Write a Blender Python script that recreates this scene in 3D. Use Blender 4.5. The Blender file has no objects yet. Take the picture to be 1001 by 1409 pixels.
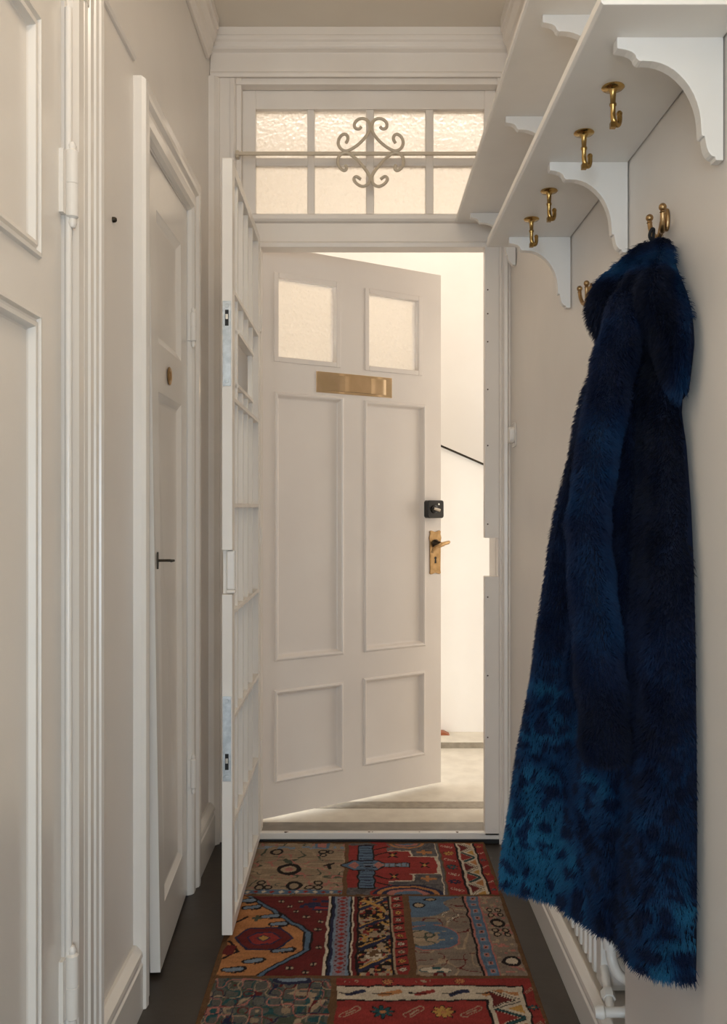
import bpy, bmesh, math, random
import numpy as np
from mathutils import Vector, Matrix
random.seed(5)
rng = np.random.default_rng(7)
PI = math.pi
sc = bpy.context.scene
C = sc.collection

# ------------------------------------------------------------------ geometry of the view (real metres)
F, CX, CY, EYE = 1231.0, 500.5, 698.0, 1.20
def X(px, d): return (px - CX) * d / F
def Z(py, d): return EYE + (CY - py) * d / F
XL, XR, FAR, CEIL = -0.55, 0.524, 3.20, 2.905

cam = bpy.data.cameras.new('camera'); camo = bpy.data.objects.new('camera', cam); C.objects.link(camo)
camo.location = (0, 0, EYE); camo.rotation_euler = (PI / 2, 0, 0)
cam.sensor_fit = 'AUTO'; cam.sensor_width = 36; cam.lens = 36 * F / 1409
cam.shift_y = -6.5 / 1409; cam.clip_start = 0.02
sc.camera = camo

# ------------------------------------------------------------------ colours and materials
def lin(c): return tuple((v / 255 / 12.92) if v / 255 <= .04045 else ((v / 255 + .055) / 1.055) ** 2.4 for v in c)
def new_mat(name):
    m = bpy.data.materials.new(name); m.use_nodes = True
    nt = m.node_tree; b = nt.nodes['Principled BSDF']
    return m, nt, b
def noise_mat(name, c1, c2, scale, rough, bump=0.0, bscale=None, metal=0.0, stretch=None, spec=.5, detail=4):
    m, nt, b = new_mat(name)
    tc = nt.nodes.new('ShaderNodeTexCoord'); mp = nt.nodes.new('ShaderNodeMapping')
    nt.links.new(tc.outputs['Object'], mp.inputs['Vector'])
    if stretch: mp.inputs['Scale'].default_value = stretch
    n = nt.nodes.new('ShaderNodeTexNoise'); n.inputs['Scale'].default_value = scale; n.inputs['Detail'].default_value = detail
    nt.links.new(mp.outputs['Vector'], n.inputs['Vector'])
    r = nt.nodes.new('ShaderNodeValToRGB')
    r.color_ramp.elements[0].position = .35; r.color_ramp.elements[1].position = .65
    r.color_ramp.elements[0].color = (*lin(c1), 1); r.color_ramp.elements[1].color = (*lin(c2), 1)
    nt.links.new(n.outputs['Fac'], r.inputs['Fac']); nt.links.new(r.outputs['Color'], b.inputs['Base Color'])
    b.inputs['Roughness'].default_value = rough; b.inputs['Metallic'].default_value = metal
    b.inputs['Specular IOR Level'].default_value = spec
    if bump:
        n2 = nt.nodes.new('ShaderNodeTexNoise'); n2.inputs['Scale'].default_value = bscale or scale * 8; n2.inputs['Detail'].default_value = 3
        nt.links.new(mp.outputs['Vector'], n2.inputs['Vector'])
        bp = nt.nodes.new('ShaderNodeBump'); bp.inputs['Strength'].default_value = bump; bp.inputs['Distance'].default_value = .004
        nt.links.new(n2.outputs['Fac'], bp.inputs['Height']); nt.links.new(bp.outputs['Normal'], b.inputs['Normal'])
    return m
M = {}
M['wall']   = noise_mat('wall_paint', (222, 216, 209), (227, 221, 214), 3, .38, .10, 26)
M['gloss']  = noise_mat('gloss_paint', (226, 221, 214), (230, 225, 218), 2.5, .20, .06, 14)
M['ceil']   = noise_mat('ceiling_paint', (226, 217, 203), (230, 222, 209), 3, .6, .06, 40)
M['door']   = noise_mat('front_door_paint', (228, 219, 211), (233, 225, 217), 3, .36, .06, 20)
M['frame']  = noise_mat('frame_paint', (227, 219, 210), (232, 225, 217), 4, .34, .08, 22)
M['shelf']  = noise_mat('shelf_paint', (226, 222, 216), (232, 228, 222), 5, .38, .05, 30)
M['gate']   = noise_mat('gate_paint', (228, 222, 214), (233, 228, 220), 6, .35, .04, 30)
M['floor']  = noise_mat('dark_floor_paint', (52, 44, 37), (60, 51, 43), 9, .42, .12, 40)
M['stone']  = noise_mat('landing_stone', (204, 194, 178), (217, 208, 192), 14, .45, .05, 60, detail=8)
M['stone2'] = noise_mat('landing_stone_band', (140, 130, 115), (158, 147, 130), 40, .5, .05, 60)
M['sill']   = noise_mat('threshold_stone', (120, 112, 102), (140, 131, 119), 18, .4, .05, 60)
M['stair']  = noise_mat('stairwell_paint', (238, 232, 224), (241, 236, 228), 3, .6, .05, 30)
M['brass']  = noise_mat('aged_brass', (164, 132, 78), (196, 164, 104), 40, .24, .05, 90, metal=1)
M['dullbrass'] = noise_mat('dull_bronze', (160, 130, 90), (182, 150, 108), 50, .38, .08, 90, metal=1)
M['plate']  = noise_mat('polished_brass_plate', (226, 202, 166), (236, 212, 178), 18, .07, .03, 9, metal=1)
M['zinc']   = noise_mat('zinc_plate', (172, 176, 178), (198, 202, 203), 60, .42, .05, 90, metal=.85)
M['black']  = noise_mat('black_enamel', (24, 22, 21), (30, 28, 26), 20, .25)
M['dark']   = noise_mat('dark_slot', (16, 14, 12), (22, 20, 18), 20, .6)
M['iron']   = noise_mat('dark_iron', (52, 46, 38), (66, 58, 46), 40, .4, metal=.8)
M['chrome'] = noise_mat('bright_steel', (205, 200, 190), (220, 216, 208), 30, .2, metal=1)
M['rad']    = noise_mat('radiator_enamel', (222, 219, 212), (228, 225, 219), 8, .3)
M['rust']   = noise_mat('worn_edge', (92, 66, 44), (70, 52, 38), 60, .7)
M['loop']   = noise_mat('black_tape', (14, 15, 18), (22, 23, 27), 60, .8)
M['scroll'] = noise_mat('painted_iron', (196, 182, 160), (206, 192, 170), 12, .4)
M['wood']   = noise_mat('red_brown_wood', (150, 84, 50), (170, 98, 60), 20, .5)

def glass_mat(name, col, vscale):
    m, nt, b = new_mat(name)
    b.inputs['Base Color'].default_value = (*lin(col), 1)
    b.inputs['Transmission Weight'].default_value = 1; b.inputs['Roughness'].default_value = .42; b.inputs['IOR'].default_value = 1.3
    tc = nt.nodes.new('ShaderNodeTexCoord')
    v = nt.nodes.new('ShaderNodeTexVoronoi'); v.inputs['Scale'].default_value = vscale; v.feature = 'SMOOTH_F1'
    nt.links.new(tc.outputs['Object'], v.inputs['Vector'])
    bp = nt.nodes.new('ShaderNodeBump'); bp.inputs['Strength'].default_value = .9; bp.inputs['Distance'].default_value = .004
    nt.links.new(v.outputs['Distance'], bp.inputs['Height']); nt.links.new(bp.outputs['Normal'], b.inputs['Normal'])
    return m
M['glass'] = glass_mat('hammered_glass', (250, 245, 238), 85)

# coat: mottled teal and navy fur
M['pelt'] = noise_mat('blue_pelt', (6, 10, 24), (9, 20, 42), 14, .7, spec=.1)
m, nt, b = new_mat('blue_fur'); at_ = nt.nodes.new('ShaderNodeAttribute'); at_.attribute_name = 'dye'
nt.links.new(at_.outputs['Color'], b.inputs['Base Color']); b.inputs['Roughness'].default_value = .55; b.inputs['Specular IOR Level'].default_value = .18
M['fur'] = m

# ------------------------------------------------------------------ mesh builder
class MB:
    def __init__(s): s.v = []; s.f = []; s.sm = []; s.mi = []
    def add(s, vs, fs, smooth=False, mi=0):
        o = len(s.v); s.v += [tuple(p) for p in vs]
        s.f += [tuple(i + o for i in f) for f in fs]; s.sm += [smooth] * len(fs); s.mi += [mi] * len(fs); return s
    def box(s, x0, x1, y0, y1, z0, z1, mi=0):
        vs = [(x, y, z) for x in (x0, x1) for y in (y0, y1) for z in (z0, z1)]
        return s.add(vs, [(0, 1, 3, 2), (4, 6, 7, 5), (0, 4, 5, 1), (2, 3, 7, 6), (0, 2, 6, 4), (1, 5, 7, 3)], False, mi)
    def prism(s, poly, fn, t0, t1, smooth=False):     # fn(a, b, t) -> xyz
        n = len(poly)
        vs = [fn(a, b, t0) for a, b in poly] + [fn(a, b, t1) for a, b in poly]
        s.add(vs, [tuple(range(n)), tuple(range(n, 2 * n))]); o = len(s.v) - 2 * n
        fs = [(o + i, o + (i + 1) % n, o + n + (i + 1) % n, o + n + i) for i in range(n)]
        s.f += fs; s.sm += [smooth] * n; s.mi += [0] * n; return s
    def tube(s, pts, r, n=12, closed=False):
        pts = [Vector(p) for p in pts]; m = len(pts)
        rs = r if isinstance(r, (list, tuple)) else [r] * m
        rings = []; up = None
        for i, p in enumerate(pts):
            if closed: t = pts[(i + 1) % m] - pts[i - 1]
            else: t = pts[min(i + 1, m - 1)] - pts[max(i - 1, 0)]
            t.normalize()
            if up is None:
                a = Vector((0, 0, 1)) if abs(t.z) < .9 else Vector((1, 0, 0)); up = (a - t * a.dot(t)).normalized()
            else:
                up = (up - t * up.dot(t)); up.normalize()
            b = t.cross(up)
            rings.append([p + up * rs[i] * math.cos(2 * PI * k / n) + b * rs[i] * math.sin(2 * PI * k / n) for k in range(n)])
        vs = [p for rg in rings for p in rg]; fs = []
        for i in range(m if closed else m - 1):
            j = (i + 1) % m
            for k in range(n): fs.append((i * n + k, i * n + (k + 1) % n, j * n + (k + 1) % n, j * n + k))
        if not closed: fs += [tuple(range(n)), tuple((m - 1) * n + k for k in range(n))]
        return s.add(vs, fs, True)
    def lathe(s, prof, origin, axis=(0, 0, 1), n=24):   # prof: (radius, height along axis)
        ax = Vector(axis).normalized(); o = Vector(origin)
        a = Vector((1, 0, 0)) if abs(ax.x) < .9 else Vector((0, 1, 0))
        u = (a - ax * a.dot(ax)).normalized(); w = ax.cross(u); vs = []; fs = []
        for r, h in prof:
            r = max(r, 1e-5)
            vs += [o + ax * h + u * r * math.cos(2 * PI * k / n) + w * r * math.sin(2 * PI * k / n) for k in range(n)]
        for i in range(len(prof) - 1):
            for k in range(n): fs.append((i * n + k, i * n + (k + 1) % n, (i + 1) * n + (k + 1) % n, (i + 1) * n + k))
        fs += [tuple(range(n)), tuple((len(prof) - 1) * n + k for k in range(n))]
        return s.add(vs, fs, True)
    def mesh(s, name, mats, bevel=0):
        me = bpy.data.meshes.new(name); me.from_pydata(s.v, [], s.f)
        for m in (mats if isinstance(mats, list) else [mats]): me.materials.append(m)
        me.polygons.foreach_set('use_smooth', s.sm); me.polygons.foreach_set('material_index', s.mi)
        bm = bmesh.new(); bm.from_mesh(me); bmesh.ops.recalc_face_normals(bm, faces=bm.faces)
        for e in bm.edges:
            if len(e.link_faces) == 2 and e.calc_face_angle(0) > .7: e.smooth = False
        bm.to_mesh(me); bm.free(); me.update(); return me
LOC = {}
def obj(name, mb, mat, parent=None, bevel=0, local=False, seg=2):
    me = mb if isinstance(mb, bpy.types.Mesh) else mb.mesh(name, mat)
    o = bpy.data.objects.new(name, me); C.objects.link(o)
    if bevel:
        b = o.modifiers.new('bevel', 'BEVEL'); b.width = bevel; b.segments = seg; b.limit_method = 'ANGLE'; b.angle_limit = .6
    if parent:
        o.parent = parent
        if not local: o.matrix_parent_inverse = Matrix.Translation(-root_loc(parent))
    return o
def root_loc(p):
    l = Vector(p.location)
    q = p
    if p.parent: return Vector(LOC.get(p.name, (0, 0, 0)))
    return l
def tag(o, label, cat, group=None, kind=None):
    o['label'] = label; o['category'] = cat
    if group: o['group'] = group
    if kind: o['kind'] = kind
    return o
def struct(name, mb, mat, label=None, bevel=0):
    o = obj(name, mb, mat, None, bevel); o['kind'] = 'structure'
    if label: o['label'] = label
    o['category'] = name.split('_')[0] if not name.startswith('trim') else 'trim'
    return o
def thing(name, label, cat, loc, group=None, kind=None):
    o = bpy.data.objects.new(name, None); C.objects.link(o); o.location = loc; o.empty_display_size = .05
    return tag(o, label, cat, group, kind)

def leaf_panels(U, V0, V1, T, panels, holes, fn, prof):
    """A joinery door: returns the leaf mesh (face cut where panels sit) and a list of panel meshes. fn(u, v, n) -> xyz, n is outwards."""
    us = sorted({0, U, *[p[0] for p in panels + holes], *[p[1] for p in panels + holes]})
    vs = sorted({V0, V1, *[p[2] for p in panels + holes], *[p[3] for p in panels + holes]})
    inside = lambda rs, u, v: any(r[0] < u < r[1] and r[2] < v < r[3] for r in rs)
    b = MB()
    for i in range(len(us) - 1):
        for j in range(len(vs) - 1):
            u0, u1, v0, v1 = us[i], us[i + 1], vs[j], vs[j + 1]; um, vm = (u0 + u1) / 2, (v0 + v1) / 2
            q = [(u0, v0), (u1, v0), (u1, v1), (u0, v1)]
            if not inside(panels + holes, um, vm): b.add([fn(u, v, 0) for u, v in q], [(0, 1, 2, 3)])
            if not inside(holes, um, vm): b.add([fn(u, v, -T) for u, v in q], [(3, 2, 1, 0)])
    for (u0, u1, v0, v1) in [(0, U, V0, V1)] + holes:
        q = [(u0, v0), (u1, v0), (u1, v1), (u0, v1)]
        for k in range(4):
            a, c = q[k], q[(k + 1) % 4]
            b.add([fn(*a, 0), fn(*c, 0), fn(*c, -T), fn(*a, -T)], [(0, 1, 2, 3)])
    out = []
    for (u0, u1, v0, v1) in panels:
        m = MB(); vv = []; ff = []
        for ins, dep in prof:
            vv += [fn(u0 + ins, v0 + ins, dep), fn(u1 - ins, v0 + ins, dep), fn(u1 - ins, v1 - ins, dep), fn(u0 + ins, v1 - ins, dep)]
        for k in range(len(prof) - 1):
            for e in range(4): ff.append((k * 4 + e, k * 4 + (e + 1) % 4, k * 4 + 4 + (e + 1) % 4, k * 4 + 4 + e))
        ff.append(tuple(len(vv) - 4 + e for e in range(4)))
        out.append(m.add(vv, ff))
    return b, out
PROF = [(0, 0), (.003, .006), (.009, .007), (.012, .000), (.016, .000), (.019, .005), (.026, .004), (.031, -.007), (.034, -.009)]

# ------------------------------------------------------------------ the shell
BACK = -0.45
# floor
struct('floor', MB().box(-.75, .74, BACK, FAR + .02, -.1, 0), M['floor'], 'dark brown painted hallway floor')
struct('ceiling', MB().box(-.75, .74, BACK, FAR + .25, CEIL, CEIL + .1), M['ceil'], 'warm off-white ceiling of the hallway')

# left wall with two door openings
D1 = (.76, 1.645, 2.15)         # y0, y1, top
D2 = (2.205, 2.765, 2.117)
w = MB(); wl0, wl1 = XL - .2, XL
w.box(wl0, wl1, BACK, D1[0], 0, CEIL); w.box(wl0, wl1, D1[0], D1[1], D1[2], CEIL)
w.box(wl0, wl1, D1[1], D2[0], 0, CEIL); w.box(wl0, wl1, D2[0], D2[1], D2[2], CEIL); w.box(wl0, wl1, D2[1], FAR + .25, 0, CEIL)
w.box(wl0 - .06, wl0, BACK, FAR + .25, 0, CEIL)
struct('wall_left', w, M['wall'], 'glossy off-white left wall of the hallway')
# right wall with the radiator recess
NY0, NY1, NZ0, NZ1 = 1.79, 2.40, .10, .66
w = MB(); a0, a1 = XR, XR + .2
w.box(a0, a1, BACK, NY0, 0, CEIL); w.box(a0, a1, NY1, FAR + .25, 0, CEIL)
w.box(a0, a1, NY0, NY1, 0, NZ0); w.box(a0, a1, NY0, NY1, NZ1, CEIL); w.box(a0 + .13, a1, NY0, NY1, NZ0, NZ1)
struct('wall_right', w, M['wall'], 'pale grey-white right wall behind the coat')
# unseen room added behind the camera, wide and pale to bounce fill light
# the light-painted room behind the camera that the hallway opens into
RB, RW = -4.0, 2.3
w = MB(); w.box(-RW, -.75, BACK - .02, BACK + .13, 0, CEIL); w.box(.72, RW, BACK - .02, BACK + .13, 0, CEIL); w.box(-RW, RW, RB - .15, RB, 0, CEIL); w.box(-RW - .15, -RW, RB, BACK, 0, CEIL); w.box(RW, RW + .15, RB, BACK, 0, CEIL)
struct('wall_back', w, M['wall'], 'walls of the room behind the camera')
struct('floor_room', MB().box(-RW, RW, RB, BACK, -.1, 0), M['ceil'], 'pale floor of the room behind the camera')
struct('ceiling_room', MB().box(-RW, RW, RB, BACK, CEIL, CEIL + .1), M['ceil'], 'ceiling of the room behind the camera')

# front wall (far end) around door and transom
DXL, DXR, HEAD = -.372, .478, 2.135
TZ0, TZ1, TXL, TXR = 2.135, 2.735, -.455, .478
w = MB()
w.box(XL - .2, TXL, FAR, FAR + .2, 0, CEIL); w.box(TXR, XR + .2, FAR + .035, FAR + .2, 0, CEIL)
w.box(TXL, TXR, FAR, FAR + .2, TZ1, CEIL); w.box(TXR, XR + .2, FAR, FAR + .036, HEAD, CEIL)
struct('wall_far', w, M['frame'], 'off-white end wall around the front door', .004)

def ext_y(mb, poly, y0, y1): return mb.prism(poly, lambda a, b, t: (a, t, b), y0, y1)       # profile in x,z
def ext_z(mb, poly, z0, z1): return mb.prism(poly, lambda a, b, t: (a, b, t), z0, z1)       # profile in x,y
def ext_x(mb, poly, x0, x1): return mb.prism(poly, lambda a, b, t: (t, a, b), x0, x1)       # profile in y,z

# cornices along both side walls, stopping just short of the end wall
def cornice(sgn, xw, zb):
    p = [(0, zb), (.012, zb), (.016, zb + .012), (.022, zb + .02), (.026, zb + .05), (.038, zb + .075), (.040, zb + .10), (.046, zb + .105), (.046, CEIL), (0, CEIL)]
    return ext_y(MB(), [(xw + sgn * a, b) for a, b in p], BACK, 3.12)
struct('trim_1', cornice(1, XL, 2.765), M['frame'], 'moulded cornice along the top of the left wall', .002)
struct('trim_2', cornice(-1, XR, 2.752), M['frame'], 'moulded cornice along the top of the right wall', .002)
# entablature across the end wall above the transom
t = MB()
ext_x(t, [(FAR, 2.735), (FAR - .010, 2.735), (FAR - .012, 2.748), (FAR - .006, 2.757), (FAR - .006, 2.822), (FAR - .02, 2.83), (FAR - .026, 2.838), (FAR - .026, 2.85), (FAR - .034, 2.858), (FAR - .034, 2.872), (FAR - .028, 2.876), (FAR - .028, CEIL), (FAR, CEIL)], XL + .002, XR - .002)
struct('trim_3', t, M['frame'], 'horizontal mouldings on the end wall above the transom window', .002)
# wooden fillet seam: narrow corner bead left of the transom
t = MB(); ext_z(t, [(XL, FAR), (XL, FAR - .03), (XL + .02, FAR - .03), (XL + .03, FAR - .018), (XL + .036, FAR - .012), (XL + .036, FAR)], 0, 2.73)
ext_z(t, [(TXL - .022, FAR), (TXL - .02, FAR - .012), (TXL - .008, FAR - .014), (TXL - .003, FAR - .008), (TXL, FAR)], 0, 2.73)
struct('trim_4', t, M['frame'], 'vertical beads on the end wall beside the gate')
# cable / ledge line on the left wall
t = MB(); ext_y(t, [(XL, 2.262), (XL + .006, 2.263), (XL + .010, 2.270), (XL + .006, 2.277), (XL, 2.279)], BACK, 2.13)
struct('trim_5', t, M['wall'], 'painted-over rail running along the upper left wall')

# ------------------------------------------------------------------ casings of the left doors
def casing_poly(y_out, y_in, prof):                       # prof: fraction from outer to inner, protrusion
    return [(XL - .001, y_out)] + [(XL + h, y_out + (y_in - y_out) * f) for f, h in prof] + [(XL - .001, y_in)]
CP = [(0, .014), (.05, .024), (.10, .028), (.18, .026), (.20, .017), (.24, .024), (.32, .022), (.345, .012), (.38, .020), (.50, .020), (.525, .012), (.58, .018), (.66, .016), (.685, .009), (.74, .018), (.92, .018), (1, .010)]
t = MB(); ext_z(t, casing_poly(1.815, 1.66, CP), 0, 2.30); ext_z(t, casing_poly(.60, .755, CP), 0, 2.30)
ext_y(t, [(XL, 2.17), (XL + .018, 2.17), (XL + .02, 2.28), (XL + .028, 2.30), (XL, 2.31)], .60, 1.815)
struct('trim_6', t, M['gloss'], 'moulded casing around the near left door')
CP2 = [(0, .020), (.06, .030), (.30, .032), (.40, .030), (.48, .022), (.56, .020), (.62, .024), (.86, .024), (.94, .018), (1, .008)]
t = MB()
CT = 2.232
def mitre_frame(t):
    yo0, yi0, yi1, yo1, zi, zo = 2.135, D2[0] + .004, D2[1] - .002, 2.868, D2[2], CT
    rails = [[(-.001, 0)] + [(h, f) for f, h in CP2] + [(-.001, 1)]][0]
    rings = []
    for (h, f) in rails:
        rings.append([(XL + h, yo0 + (yi0 - yo0) * f, 0.0), (XL + h, yo0 + (yi0 - yo0) * f, zo + (zi - zo) * f), (XL + h, yo1 + (yi1 - yo1) * f, zo + (zi - zo) * f), (XL + h, yo1 + (yi1 - yo1) * f, 0.0)])
    n = len(rings); vs = [p for r in rings for p in r]; fs = []
    for i in range(n):
        j = (i + 1) % n
        for k in range(3): fs.append((i * 4 + k, i * 4 + k + 1, j * 4 + k + 1, j * 4 + k))
    fs += [tuple(i * 4 for i in range(n)), tuple(i * 4 + 3 for i in range(n))]
    t.add(vs, fs)
mitre_frame(t)
t.box(XL - .12, XL + .006, D2[0] - .006, D2[0] + .014, 0, D2[2] + .006); t.box(XL - .12, XL + .006, D2[1] - .002, D2[1] + .01, 0, D2[2] + .006)
t.box(XL - .12, XL + .006, D2[0], D2[1], D2[2] - .004, D2[2] + .012)
struct('trim_7', t, M['gloss'], 'moulded architrave around the narrow cupboard door', .0015)

# baseboards
def base_poly(sgn, xw, h=.155, th=.024):
    p = [(0, 0), (th, 0), (th, h - .045), (th - .004, h - .04), (th - .004, h - .03), (th, h - .026), (th - .002, h - .016), (th - .012, h - .004), (th - .016, h), (0, h)]
    return [(xw + sgn * a, b) for a, b in p]
t = MB(); ext_y(t, base_poly(1, XL), 1.816, 2.134); ext_y(t, base_poly(1, XL), 2.87, FAR - .03)
struct('baseboard_left', t, M['gloss'], 'white moulded skirting along the left wall', .001)
t = MB(); ext_y(t, base_poly(-1, XR, .122, .02), BACK, FAR - .002)
struct('baseboard_right', t, M['gloss'], 'white moulded skirting along the right wall', .001)

# ------------------------------------------------------------------ door 1 (near left)
y0 = D1[0] + .006; U = D1[1] - .008 - y0
fn1 = lambda u, v, n: (XL - .004 + n, y0 + u, v)
pu1 = 1.527 - y0
leaf, pans = leaf_panels(U, .01, D1[2] - .006, .04, [(.11, pu1, 1.622, 2.037), (.11, pu1, .24, 1.530)], [], fn1, PROF)
d1 = struct('door_1', leaf, M['gloss'], 'large glossy white panelled door at the near left', .0015)
for p in pans: obj('panel', p, M['gloss'], d1)
def knuckle(y, xc, z0, z1, r):
    zm = (z0 + z1) / 2
    return MB().lathe([(0, z0 - .022), (r * .5, z0 - .02), (r * .75, z0 - .012), (r * .6, z0 - .004), (r, z0), (r, zm - .001), (r * .9, zm), (r, zm + .001), (r, z1), (r * .6, z1 + .004), (r * .7, z1 + .010), (r * .4, z1 + .017), (0, z1 + .019)], (xc, y, 0))
for z0, z1 in ((1.735, 1.855), (.26, .375)):
    h = knuckle(1.648, XL + .013, z0, z1, .0115)
    h.box(XL - .006, XL + .004, 1.625, 1.645, z0 + .002, z1 - .002)
    obj('hinge', h, M['gloss'], d1)
bead = MB(); bead.tube([(XL + .006, 1.648, .02), (XL + .006, 1.648, 2.12)], .007, 10); obj('bead', bead, M['gloss'], d1)

# ------------------------------------------------------------------ door 2 (cupboard), slightly ajar
hy, hx = D2[1] - .006, XL + .005
vy, vx = 2.285 - hy, -.519 - hx
W2 = math.hypot(vy, vx); ux, uy = vx / W2, vy / W2       # from hinge to free edge
nx, ny = -uy, ux                                          # outwards (+x)
if nx < 0: nx, ny = -nx, -ny
def fn2(u, v, n):
    k = u / W2 * min(max(v / 2.1, 0), 1) * .030
    return (hx + ux * u + nx * (n - k), hy + uy * u + ny * (n - k), v)
prof2 = [(0, 0), (.003, -.002), (.02, -.010), (.026, -.011)]
leaf, pans = leaf_panels(W2, .012, D2[2] - .006, .026, [(.09, W2 - .075, 1.635, 1.985), (.09, W2 - .075, .16, 1.505)], [], fn2, prof2)
d2 = struct('door_2', leaf, M['gloss'], 'narrow white cupboard door standing slightly ajar', .0015)
for p in pans: obj('panel', p, M['gloss'], d2)
for z0, z1 in ((1.715, 1.80), (.335, .42)):
    h = knuckle(hy + .004, XL + .024, z0, z1, .009); h.box(XL + .006, XL + .018, hy + .002, hy + .03, z0, z1); obj('hinge', h, M['gloss'], d2)
c = fn2(W2 * .57, 1.565, .001); ax = (nx, ny, 0)
ring = MB().lathe([(.003, 0), (.024, 0), (.026, .003), (.022, .006), (.014, .005), (.012, .002), (.003, .002)], c, ax, 28); obj('escutcheon', ring, M['dullbrass'], d2)
hd = MB(); c = Vector(fn2(W2 - .035, 1.062, 0)); A = Vector(ax)
hd.lathe([(0, 0), (.006, 0), (.006, .003), (0, .003)], c, ax, 16)
hd.prism([(-.006, -.022), (.006, -.022), (.009, 0), (.006, .022), (-.006, .022), (-.009, 0)], lambda a, b, t: tuple(c + A * t + Vector((ux, uy, 0)) * a + Vector((0, 0, b))), .0005, .003)
hd.tube([c, c + A * .034], .0035, 10); hd.tube([c + A * .034 + Vector((0, 0, -.001)), c + A * .045], [.004, .0025], 10)
obj('lock_key', hd, M['iron'], d2)  # dark key standing in the cupboard lock

# ------------------------------------------------------------------ door 3 (front door), opened outwards
P0 = Vector((-.378, 3.31)); dv = Vector((.703, .45)).normalized(); nv = Vector((dv.y, -dv.x))
fn3 = lambda u, v, n: (P0.x + dv.x * u + nv.x * n, P0.y + dv.y * u + nv.y * n, v)
g1, g2 = (.070, .322, 1.764, 2.058), (.474, .717, 1.764, 2.052)
pl = [(.054, .357, .624, 1.632), (.450, .755, .624, 1.626), (.052, .355, .170, .517), (.447, .752, .172, .522)]
prof3 = [(0, 0), (.003, .005), (.008, .007), (.013, .004), (.017, -.004), (.021, -.012), (.025, -.014)]
leaf, pans = leaf_panels(.835, .045, 2.175, .042, pl, [g1, g2], fn3, prof3)
d3 = struct('door_3', leaf, M['door'], 'white panelled front door opened onto the bright stairwell', .0015)
for p in pans: obj('panel', p, M['door'], d3)
def ubox(mb, u0, u1, v0, v1, n0, n1):
    vs = [fn3(u, v, n) for u in (u0, u1) for v in (v0, v1) for n in (n0, n1)]
    return mb.add(vs, [(0, 1, 3, 2), (4, 6, 7, 5), (0, 4, 5, 1), (2, 3, 7, 6), (0, 2, 6, 4), (1, 5, 7, 3)])
for (u0, u1, v0, v1) in (g1, g2):
    obj('glass_pane', ubox(MB(), u0 - .002, u1 + .002, v0 - .002, v1 + .002, -.026, -.021), M['glass'], d3)
    f = MB(); e = .020
    for a, b_, c_, d_ in ((u0 - e, u0, v0 - e, v1 + e), (u1, u1 + e, v0 - e, v1 + e), (u0, u1, v0 - e, v0), (u0, u1, v1, v1 + e)): ubox(f, a, b_, c_, d_, -.0005, .005)
    obj('glazing_bead', f, M['door'], d3, .003)
lp = obj('letter_plate', ubox(MB(), .232, .584, 1.642, 1.723, .0, .004), M['plate'], d3, .0015)
fl = MB()
for i in range(12):                                       # a gently bowed flap
    u0 = .262 + .292 * i / 12; u1 = .262 + .292 * (i + 1) / 12
    h = lambda u: .004 + .004 * math.sin(PI * (u - .262) / .292)
    fl.add([fn3(u0, 1.652, h(u0)), fn3(u1, 1.652, h(u1)), fn3(u1, 1.713, h(u1)), fn3(u0, 1.713, h(u0))], [(0, 1, 2, 3)], True)
obj('flap', fl, M['plate'], lp)
# rim lock, black with a bright key
def rrect(u0, u1, v0, v1, r, n=5):
    o = []
    for cx_, cy_, a0 in ((u1 - r, v1 - r, 0), (u0 + r, v1 - r, PI / 2), (u0 + r, v0 + r, PI), (u1 - r, v0 + r, 1.5 * PI)):
        o += [(cx_ + r * math.cos(a0 + PI / 2 * k / n), cy_ + r * math.sin(a0 + PI / 2 * k / n)) for k in range(n + 1)]
    return o
lk = MB().prism(rrect(.744, .826, 1.155, 1.229, .010), fn3, .0, .034)
lko = obj('rim_lock', lk, M['black'], d3, .004, seg=3)
c = Vector(fn3(.775, 1.192, .034)); A = Vector((nv.x, nv.y, 0)); Du = Vector((dv.x, dv.y, 0))
k = MB().lathe([(0, 0), (.017, 0), (.017, .004), (.012, .006), (0, .006)], c, A); obj('cylinder_rose', k, M['black'], lko)
k = MB(); k.tube([c, c + A * .014], .006, 12); k.tube([c + A * .012 - Du * .012 + Vector((0, 0, .003)), c + A * .016 + Du * .016 - Vector((0, 0, .005))], [.006, .0075], 10)
obj('turn_key', k, M['chrome'], lko)
k = MB().lathe([(0, 0), (.0045, 0), (.004, .002), (0, .003)], Vector(fn3(.797, 1.213, .0335)), A, 12); obj('screw', k, M['chrome'], lko)
# handle plate with shaped ends and a lever
pp = [(.774, .923), (.782, .920), (.803, .926), (.824, .920), (.832, .923), (.830, .940), (.832, 1.06), (.835, 1.072), (.830, 1.088), (.832, 1.100), (.824, 1.103), (.803, 1.097), (.782, 1.103), (.774, 1.100), (.776, 1.088), (.771, 1.072), (.774, 1.06), (.776, .94)]
hp = obj('handle_plate', MB().prism(pp, fn3, 0, .005), M['dullbrass'], d3, .0015)
c = Vector(fn3(.803, 1.048, .004))
k = MB().lathe([(0, 0), (.017, 0), (.018, .006), (.012, .012), (.010, .03), (0, .03)], c, A); obj('rose', k, M['iron'], hp)
cur = [(.815, 1.046, .04), (.805, 1.046, .046), (.79, 1.040, .046), (.772, 1.034, .045), (.762, 1.026, .045), (.757, 1.012, .044)]
k = MB().tube([Vector(fn3(.808, 1.047, .012)), Vector(fn3(.812, 1.047, .03))] + [Vector(fn3(*q)) for q in cur], [.008, .009, .0095, .0095, .009, .008, .007, .006], 14)
k.tube([Vector(fn3(.80, 1.046, .046)), Vector(fn3(.84, 1.054, .046)), Vector(fn3(.846, 1.056, .044))], [.009, .0075, .005], 12)
obj('lever', k, M['dullbrass'], hp)
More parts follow.
